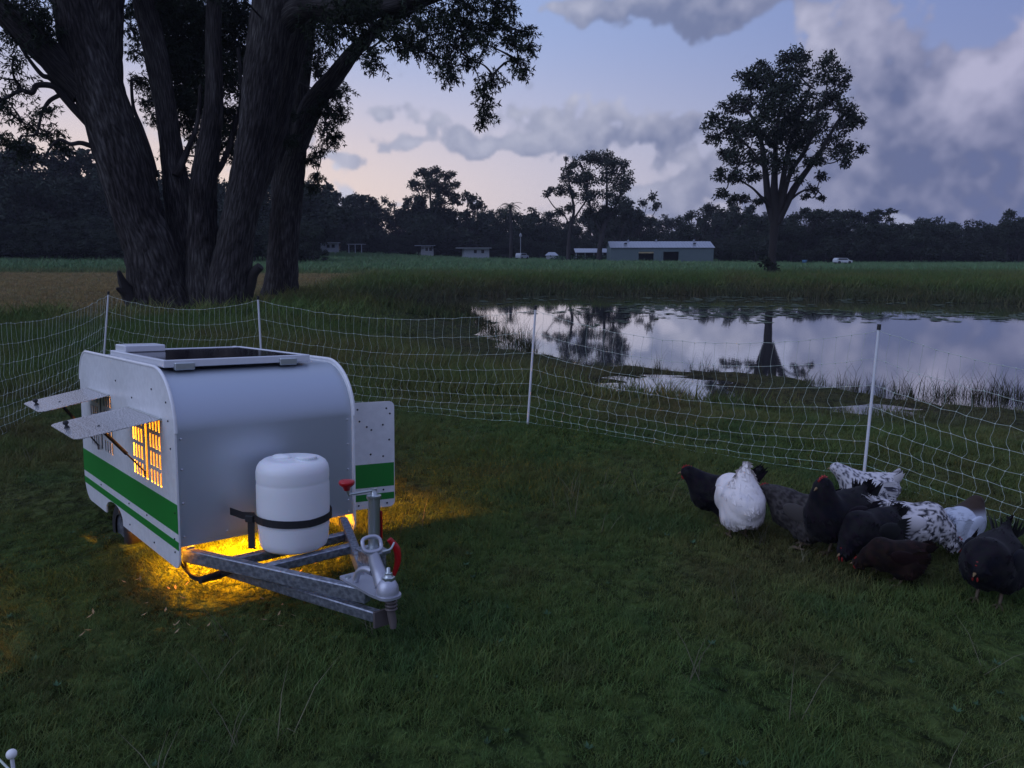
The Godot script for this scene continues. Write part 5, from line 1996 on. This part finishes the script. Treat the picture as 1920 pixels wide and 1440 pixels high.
# ---------------------------------------------------------------- hens
# surface nets over a smooth union of tapered capsules; prims: [from, to, radius from, radius to, flatten z]
func blob(mb: MB, prims: Array, cell: float, soft: float, tint: Callable) -> void:
	var lo := Vector3.ONE * 1e9
	var hi := -lo
	for p in prims:
		var m: float = maxf(p[2], p[3]) + cell * 2.0
		lo = lo.min(p[0] - Vector3.ONE * m).min(p[1] - Vector3.ONE * m)
		hi = hi.max(p[0] + Vector3.ONE * m).max(p[1] + Vector3.ONE * m)
	var nx := int((hi.x - lo.x) / cell) + 2
	var ny := int((hi.y - lo.y) / cell) + 2
	var nz := int((hi.z - lo.z) / cell) + 2
	var f := PackedFloat32Array()
	f.resize(nx * ny * nz)
	f.fill(1.0)
	for p in prims:
		var a: Vector3 = p[0]
		var b: Vector3 = p[1]
		var ra: float = p[2]
		var rb: float = p[3]
		var fl: float = p[4]
		var m := maxf(ra, rb) + soft + cell * 2.0
		var l := ((a.min(b) - Vector3.ONE * m - lo) / cell)
		var h := ((a.max(b) + Vector3.ONE * m - lo) / cell)
		var ab := b - a
		var len2 := maxf(ab.length_squared(), 1e-9)
		for k in range(maxi(0, int(l.z)), mini(nz, int(h.z) + 1)):
			for j in range(maxi(0, int(l.y)), mini(ny, int(h.y) + 1)):
				for i in range(maxi(0, int(l.x)), mini(nx, int(h.x) + 1)):
					var q := lo + Vector3(i, j, k) * cell - a
					var t := clampf(q.dot(ab) / len2, 0.0, 1.0)
					var e := q - ab * t
					e.z *= fl
					var d := e.length() - lerpf(ra, rb, t)
					var at_ := i + nx * (j + ny * k)
					var o := f[at_]
					var g := maxf(soft - absf(o - d), 0.0) / soft
					f[at_] = minf(o, d) - g * g * soft * 0.25
	var ids := {}
	var corner := [0, 1, nx, nx + 1, nx * ny, nx * ny + 1, nx * ny + nx, nx * ny + nx + 1]
	var offs := [Vector3(0, 0, 0), Vector3(1, 0, 0), Vector3(0, 1, 0), Vector3(1, 1, 0), Vector3(0, 0, 1), Vector3(1, 0, 1), Vector3(0, 1, 1), Vector3(1, 1, 1)]
	var edges := [[0, 1], [0, 2], [0, 4], [1, 3], [1, 5], [2, 3], [2, 6], [4, 5], [4, 6], [3, 7], [5, 7], [6, 7]]
	for k in nz - 1:
		for j in ny - 1:
			for i in nx - 1:
				var at_ := i + nx * (j + ny * k)
				var v0 := f[at_]
				if absf(v0) > cell * 2.5:
					continue
				var inside := 0
				for c in corner:
					if f[at_ + c] < 0.0:
						inside += 1
				if inside == 0 or inside == 8:
					continue
				var sum := Vector3.ZERO
				var n := 0
				for e in edges:
					var fa := f[at_ + corner[e[0]]]
					var fb := f[at_ + corner[e[1]]]
					if (fa < 0.0) != (fb < 0.0):
						sum += offs[e[0]].lerp(offs[e[1]], fa / (fa - fb))
						n += 1
				var p := lo + (Vector3(i, j, k) + sum / n) * cell
				var gx := f[at_ + 1] + f[at_ + nx + 1] + f[at_ + nx * ny + 1] + f[at_ + nx * ny + nx + 1] - f[at_] - f[at_ + nx] - f[at_ + nx * ny] - f[at_ + nx * ny + nx]
				var gy := f[at_ + nx] + f[at_ + nx + 1] + f[at_ + nx * ny + nx] + f[at_ + nx * ny + nx + 1] - f[at_] - f[at_ + 1] - f[at_ + nx * ny] - f[at_ + nx * ny + 1]
				var gz := f[at_ + nx * ny] + f[at_ + nx * ny + 1] + f[at_ + nx * ny + nx] + f[at_ + nx * ny + nx + 1] - f[at_] - f[at_ + 1] - f[at_ + nx] - f[at_ + nx + 1]
				var nn := Vector3(gx, gy, gz).normalized()
				mb.col = tint.call(p)
				ids[at_] = mb.vert(p, nn, Vector2(p.x, p.y))
	for at_ in ids:
		var s := f[at_] < 0.0
		for ax in 3:
			var step: int = [1, nx, nx * ny][ax]
			var u: int = [nx, nx * ny, 1][ax]
			var w: int = [nx * ny, 1, nx][ax]
			if (f[at_ + step] < 0.0) == s:
				continue
			if not (ids.has(at_ - u) and ids.has(at_ - w) and ids.has(at_ - u - w)):
				continue
			var a: int = ids[at_]
			var b: int = ids[at_ - u]
			var c: int = ids[at_ - u - w]
			var d: int = ids[at_ - w]
			if s:
				mb.ix.append_array(PackedInt32Array([a, c, b, a, d, c]))
			else:
				mb.ix.append_array(PackedInt32Array([a, b, c, a, c, d]))


func plumage_tint(kind: String, seed_no: int) -> Callable:
	var n := FastNoiseLite.new()
	n.seed = seed_no
	n.frequency = 17.0
	n.fractal_octaves = 2
	return func(p: Vector3) -> Color:
		var a := n.get_noise_3dv(p)
		var b := n.get_noise_3dv(p * 2.3 + Vector3(5, 5, 5))
		match kind:
			"white":
				return Color(0.80, 0.74, 0.70).lerp(Color(0.60, 0.57, 0.59), clampf(a * 1.2, 0.0, 1.0) * (1.0 if p.y < 0.30 else 0.2))
			"splash":
				return Color(0.58, 0.55, 0.56).lerp(Color(0.06, 0.06, 0.075), smoothstep(0.10, 0.30, b))
			"speckled":
				return Color(0.55, 0.52, 0.53).lerp(Color(0.035, 0.033, 0.04), smoothstep(-0.02, 0.16, b + a * 0.5))
			"silver":
				return Color(0.50, 0.53, 0.60).lerp(Color(0.045, 0.028, 0.023), smoothstep(0.24, 0.31, p.y)) if p.x > 0.02 else Color(0.52, 0.55, 0.62)
			"grey":
				return Color(0.065, 0.057, 0.054).lerp(Color(0.022, 0.019, 0.019), clampf(0.5 + b * 1.6, 0.0, 1.0))
			"brown":
				return Color(0.020, 0.010, 0.008).lerp(Color(0.009, 0.006, 0.006), clampf(0.5 + a * 1.5, 0.0, 1.0))
			_:
				return Color(0.007, 0.006, 0.008).lerp(Color(0.014, 0.012, 0.014), clampf(0.5 + a * 1.5, 0.0, 1.0))


# pose: head (in the hen's own axes, she faces +x), tail tip, fluff 0..1
func hen(label: String, kind: String, where: Vector3, heading: float, size: float, head: Vector3, tail: Vector3, seed_no: int, comb := true, cone := false) -> Node3D:
	var t := thing("hen", label, "hen", "", Transform3D(Basis(Vector3.UP, heading).scaled(Vector3.ONE * size * 0.93), where))
	var tint := plumage_tint(kind, seed_no)
	var mb := MB.new()
	var chest := Vector3(0.085, 0.20, 0)
	var nb := Vector3(0.105, 0.245, 0)
	var prims := [
		[Vector3(-0.06, 0.205, 0), Vector3(0.065, 0.205, 0), 0.112, 0.105, 1.05], [chest, nb, 0.085, 0.070, 1.0], [Vector3(-0.11, 0.19, 0.0), Vector3(-0.13, 0.21, 0), 0.098, 0.08, 1.0],
		[Vector3(-0.06, 0.13, 0.055), Vector3(-0.02, 0.12, 0.05), 0.066, 0.055, 1.0], [Vector3(-0.06, 0.13, -0.055), Vector3(-0.02, 0.12, -0.05), 0.066, 0.055, 1.0],
		[Vector3(-0.12, 0.25, 0), (Vector3(-0.14, 0.24, 0) if cone else tail.lerp(Vector3(-0.12, 0.25, 0), 0.15)), 0.062, 0.018, 1.5]]
	if cone:
		# rump and tail drawn up to a point, the head down in the grass
		prims.append([Vector3(-0.06, 0.255, 0), tail - Vector3(0, 0.012, 0), 0.112, 0.015, 1.0])
	prims.append([nb, nb.lerp(head, 0.55) + Vector3(0.004, 0.006, 0), 0.072, 0.046, 1.0])
	prims.append([nb.lerp(head, 0.55) + Vector3(0.004, 0.006, 0), head - Vector3(0.006, 0.008, 0), 0.046, 0.029, 1.0])
	prims.append([head, head + Vector3(0.012, -0.002, 0), 0.027, 0.024, 1.08])
	blob(mb, prims, 0.0135, 0.045, tint)
	var fine := mb
	var skin := part("body", mb, M.feather, t)
	# feathers laid over the body, pointing back and down
	var r := RandomNumberGenerator.new()
	r.seed = seed_no
	mb = MB.new()
	var back := Vector3(-1, -0.3, 0)
	for k in 1150:
		var i := r.randi() % fine.v.size()
		var p := fine.v[i]
		var nn := fine.n[i]
		var flow := back
		if p.x > 0.03 and p.y > 0.24:
			flow = (nb - head).normalized() + Vector3(-0.3, 0, 0)
		elif p.y < 0.19:
			flow = Vector3(-0.45, -1, 0)
		elif p.x < -0.14 and p.y > 0.25:
			flow = (tail - Vector3(-0.12, 0.25, 0)).normalized()
		flow += any_dir(r) * 0.3
		var d := (flow - nn * flow.dot(nn)).normalized()
		if d.length() < 0.5:
			continue
		d = (d + nn * r.randf_range(0.03, 0.2) * (0.8 if cone else 1.0)).normalized()
		var s := nn.cross(d).normalized()
		var tc: Color = tint.call(p + d * 0.02)
		var v := r.randf_range(0.8, 1.12)
		mb.col = Color(tc.r * v, tc.g * v, tc.b * v)
		var l := r.randf_range(0.026, 0.046) * (0.6 if p.x > 0.05 and p.y > 0.27 else 1.0)
		mb.leaf(p - nn * 0.003, d, s, l, l * 0.27)
	part("feathers", mb, M.feather, t).set_meta("kind", "stuff")
	# wings
	for sg in [-1.0, 1.0]:
		mb = MB.new()
		mb.col = tint.call(Vector3(0.0, 0.24, 0.1 * sg))
		mb.ball(Transform3D(Basis(Vector3(0, 0, 1), 0.22).scaled_local(Vector3(0.10, 0.052, 0.02)), Vector3(-0.02, 0.225, 0.094 * sg)), 8, 14)
		for k in (0 if cone else 7):
			var d := Vector3(-1, -0.25 + 0.07 * k, -0.12 * sg).normalized()
			mb.col = tint.call(Vector3(-0.08, 0.2 + 0.012 * k, 0.1 * sg))
			mb.leaf(Vector3(-0.05, 0.195 + 0.011 * k, 0.106 * sg), d, d.cross(Vector3(0, 0, sg)).normalized(), 0.125, 0.014)
		part("wing", mb, M.feather, t)
	# tail
	mb = MB.new()
	for k in (0 if cone else 11):
		var d := (tail - Vector3(-0.13, 0.25, 0)).normalized()
		var base := Vector3(-0.15, 0.26, 0.012 * (k - 5) * 0.6)
		d = (d + Vector3(0, 0, 0.075 * (k - 5)) + any_dir(r) * 0.06).normalized()
		mb.col = tint.call(base + d * 0.05)
		mb.leaf(base, d, d.cross(Vector3(0, 0, 1)).normalized(), (tail - Vector3(-0.13, 0.25, 0)).length() * r.randf_range(0.95, 1.15), 0.024)
	if cone:
		for k in 16:
			var g := TAU * k / 16.0
			var o := Vector3(cos(g), 0, sin(g))
			var d := (Vector3(0.02, 1, 0) + o * 0.12).normalized()
			mb.col = tint.call(tail)
			mb.leaf(tail + o * 0.018 - Vector3(0, 0.085, 0), d, o.cross(d).normalized(), 0.09, 0.013)
	part("tail", mb, M.feather, t)
	# head parts
	var face := head + Vector3(0.012, -0.002, 0)
	mb = MB.new()
	var bd := (Vector3(1, -0.25, 0)).normalized()
	mb.tube(PackedVector3Array([face + bd * 0.018, face + bd * 0.036, face + bd * 0.050 + Vector3(0, -0.004, 0)]), PackedFloat32Array([0.009, 0.006, 0.001]), 8)
	part("beak", mb, M.beak, t)
	for sg in [-1.0, 1.0]:
		mb = MB.new()
		mb.ball(Transform3D(Basis().scaled(Vector3.ONE * 0.0045), face + Vector3(0.006, 0.006, 0.0215 * sg)), 6, 8)
		part("eye", mb, M.black, t)
		if not comb:
			continue
		mb = MB.new()
		mb.ball(Transform3D(Basis().scaled(Vector3(0.016, 0.014, 0.005)), face + Vector3(0.002, 0.0, 0.021 * sg)), 6, 8)
		part("face_patch", mb, M.comb, t)
		mb = MB.new()
		mb.ball(Transform3D(Basis().scaled(Vector3(0.010, 0.017, 0.004)), face + Vector3(0.014, -0.030, 0.009 * sg)), 8, 10)
		part("wattle", mb, M.comb, t)
	if comb:
		mb = MB.new()
		var line := PackedVector2Array([Vector2(-0.028, 0.012), Vector2(0.026, 0.010), Vector2(0.030, 0.024), Vector2(0.022, 0.022), Vector2(0.018, 0.036), Vector2(0.009, 0.027), Vector2(0.003, 0.042), Vector2(-0.006, 0.029), Vector2(-0.014, 0.040), Vector2(-0.018, 0.026), Vector2(-0.030, 0.032)])
		sheet(mb, line, [], Transform3D(Basis(), face + Vector3(-0.006, 0.006, 0.0035)), 0.007)
		part("comb", mb, M.comb, t)
	# legs
	for sg in [-1.0, 1.0]:
		mb = MB.new()
		var knee := Vector3(-0.02, 0.10, 0.045 * sg)
		var heel := Vector3(-0.035, 0.065, 0.045 * sg)
		var foot := Vector3(-0.01, 0.008, 0.045 * sg)
		mb.tube(PackedVector3Array([knee, heel, foot]), PackedFloat32Array([0.016, 0.008, 0.007]), 8)
		for k in [-0.5, 0.0, 0.5, PI]:
			var d := Vector3(cos(k), 0, sin(k))
			mb.tube(PackedVector3Array([foot, foot + d * 0.03 + Vector3(0, 0.003, 0), foot + d * (0.055 if k < 3.0 else 0.03) - Vector3(0, 0.006, 0)]), PackedFloat32Array([0.006, 0.005, 0.0025]), 6)
		part("leg", mb, M.shank, t)
	return t


func hens() -> void:
	M.feather = StandardMaterial3D.new()
	M.feather.vertex_color_use_as_albedo = true
	M.feather.roughness = 0.75
	M.feather.metallic_specular = 0.25
	M.feather.cull_mode = BaseMaterial3D.CULL_DISABLED
	M.feather.rim_enabled = true
	M.feather.rim = 0.08
	M.comb = paint(0.30, 0.018, 0.016, 0.55)
	M.beak = paint(0.22, 0.14, 0.06, 0.5)
	M.shank = paint(0.14, 0.10, 0.06, 0.6)
	var up := Vector3(0.155, 0.375, 0)
	var low_tail := Vector3(-0.235, 0.33, 0)
	var p := func(px: float, py: float) -> Vector3:
		var g := on_level(px, py, 0.0)
		return Vector3(g.x, 0.0, g.z)
	hen("black hen with a red comb facing left, half hidden behind the white hen", "black", p.call(1347, 984), PI - 0.1, 1.0, Vector3(0.20, 0.335, 0), Vector3(-0.24, 0.36, 0), 1)
	hen("plain white hen with its back turned and tail raised to a point", "white", p.call(1380, 1004), PI / 2 + 0.12, 1.06, Vector3(0.215, 0.14, 0.0), Vector3(-0.055, 0.435, 0.012), 2, false, true)
	hen("fluffy grey-brown hen with a lowered red head, right of the white hen", "grey", p.call(1500, 1026), PI - 0.75, 1.0, Vector3(0.22, 0.29, 0), Vector3(-0.18, 0.33, 0), 3)
	hen("tall black hen with a pale red face, in the middle of the flock", "black", p.call(1566, 1046), PI - 0.35 + 0.9, 1.18, Vector3(0.13, 0.375, 0.0), Vector3(-0.20, 0.33, 0), 4)
	hen("white hen splashed with grey, standing at the foot of the fence post", "splash", p.call(1622, 966), PI - 0.25, 0.90, Vector3(0.215, 0.335, 0), Vector3(-0.19, 0.33, 0), 5, false)
	hen("dark brown-black hen with a raised pointed tail, before the speckled hen", "black", p.call(1628, 1064), PI + 0.5, 1.0, Vector3(0.20, 0.13, 0), Vector3(-0.20, 0.31, 0), 6)
	hen("white hen thickly speckled with black, its head down in the grass", "speckled", p.call(1696, 1046), -0.35, 1.0, Vector3(0.23, 0.12, 0), Vector3(-0.22, 0.345, 0), 7)
	hen("silver-white hen with a brown head and neck, close to the netting", "silver", p.call(1795, 1040), 0.55, 0.88, Vector3(0.165, 0.325, 0), Vector3(-0.19, 0.30, 0), 8, false)
	hen("big black hen with a bright red comb, nearest the camera at the right edge", "black", p.call(1850, 1132), PI + 0.75, 1.08, Vector3(0.19, 0.22, 0), Vector3(-0.22, 0.34, 0), 9)
	hen("low reddish-brown hen pecking in front of the flock", "brown", p.call(1676, 1096), PI - 0.15, 0.74, Vector3(0.235, 0.15, 0), Vector3(-0.22, 0.30, 0), 10)


# ---------------------------------------------------------------- water plants
func water_plants() -> void:
	var r := RandomNumberGenerator.new()
	r.seed = 61
	var mb := MB.new()
	for k in 9:      # a raft of a few floating pads
		var o := Vector3(r.randf_range(-0.5, 0.5), 0.004 + 0.0006 * k, r.randf_range(-0.35, 0.35))
		var s := r.randf_range(0.06, 0.13)
		var mid := mb.vert(o, Vector3.UP)
		for i in 12:
			var a := TAU * i / 12.0
			mb.vert(o + Vector3(cos(a) * s, 0.001 + 0.006 * r.randf(), sin(a) * s), (Vector3.UP + any_dir(r) * 0.15).normalized())
		for i in 11:
			mb.ix.append_array(PackedInt32Array([mid, mid + 1 + i, mid + 2 + i]))
	var where := []
	var tints := []
	var drop := func(px: float, py: float) -> void:
		var g := on_level(px, py, WATER)
		var s := r.randf_range(0.6, 1.3)
		where.append(Transform3D(Basis(Vector3.UP, r.randf() * TAU).scaled(Vector3(s, 1, s)), Vector3(g.x, WATER + r.randf_range(0.0, 0.006), g.z)))
		var v := r.randf_range(0.7, 1.3)
		tints.append(Color(0.10 * v, 0.125 * v, 0.085 * v))
	for k in 85:
		drop.call(r.randf_range(900, 2050), 557 + absf(r.randfn(0, 7)) + (r.randf_range(0, 8) if k % 3 == 0 else 0.0))
	for k in 60:
		drop.call(r.randf_range(1150, 1520), 574 + r.randf_range(0, 32) * r.randf())
	for k in 55:
		drop.call(r.randf_range(1400, 2000), 594 + r.randfn(0, 6))
	for k in 18:
		drop.call(r.randf_range(920, 1250), 588 + r.randfn(0, 12))
	var pad := paint(1, 1, 1, 0.85)
	pad.metallic_specular = 0.15
	pad.vertex_color_use_as_albedo = true
	scatter("lily_pads", mb.mesh(), pad, where, tints)
	# reeds along the near shore
	var reed := [grass_clump(9, 0.35, 0.75, 0.006, 0.10, 0.28), grass_clump(7, 0.3, 0.9, 0.005, 0.08, 0.22), grass_clump(12, 0.2, 0.5, 0.006, 0.12, 0.5)]
	var lists := [[], [], []]
	var cols := [[], [], []]
	for e in [[870, 592, 1000, 662, 150, 0.55, 1.0], [730, 575, 880, 596, 150, 0.6, 1.1], [1230, 693, 1360, 702, 14, 0.35, 0.6], [1370, 702, 1450, 704, 10, 0.3, 0.5], [1500, 712, 1640, 742, 26, 0.3, 0.7], [1640, 743, 1960, 752, 110, 0.35, 0.85], [1700, 735, 1960, 738, 60, 0.4, 0.8], [1180, 712, 1310, 735, 26, 0.14, 0.4]]:
		for k in e[4]:
			var s := r.randf()
			var g := on_level(lerpf(e[0], e[2], s), lerpf(e[1], e[3], s) + r.randf_range(-7, 5), WATER)
			var z := r.randf_range(e[5], e[6])
			var kind := r.randi() % 3
			lists[kind].append(Transform3D(Basis(Vector3.UP, r.randf() * TAU).scaled(Vector3(z, z * r.randf_range(0.8, 1.3), z)), Vector3(g.x, maxf(ground(g.x, g.z), WATER - 0.25), g.z)))
			var v := r.randf_range(0.6, 1.2)
			cols[kind].append(Color(0.055 * v, 0.058 * v, 0.030 * v))
	for k in 34:      # stems standing in the puddle
		var a := r.randf() * TAU
		var q := Vector2(cos(a), sin(a)) * sqrt(r.randf()) * 0.8
		var z := r.randf_range(0.14, 0.35)
		lists[2].append(Transform3D(Basis(Vector3.UP, a).scaled(Vector3(z, z, z)), Vector3(2.0 + q.x, level_a - 0.05, -9.85 + q.y)))
		cols[2].append(Color(0.05, 0.052, 0.03))
	for k in 3:
		scatter("pond_reeds", reed[k], M.grass, lists[k], cols[k])
	# loose bits lying in the lawn: dead leaves, which the lamp catches under the trailer
	mb = MB.new()
	for k in 60:
		var d := Vector3(r.randf_range(-1, 1), r.randf_range(0.0, 0.4), r.randf_range(-1, 1)).normalized()
		mb.col = Color(0.30, 0.22, 0.12)
		mb.leaf(Vector3(r.randf_range(-0.55, 0.55), r.randf_range(0.03, 0.06), r.randf_range(-0.5, 0.5)), d, d.cross(Vector3.UP).normalized(), 0.032, 0.005)
	var litter := part(numbered("leaf_litter"), mb, M.leaf, self)
	litter.position = Vector3(-1.25, 0, -3.3)
	litter.set_meta("kind", "stuff")


func _ready() -> void:
	camera_and_light()
	prepare()
	land()
	water()
	grass()
	trailer_materials()
	bark_material()
	big_tree()
	lone_trees()
	far_trees()
	far_buildings()
	water_plants()
	trailer()
	net_fence()
	hens()
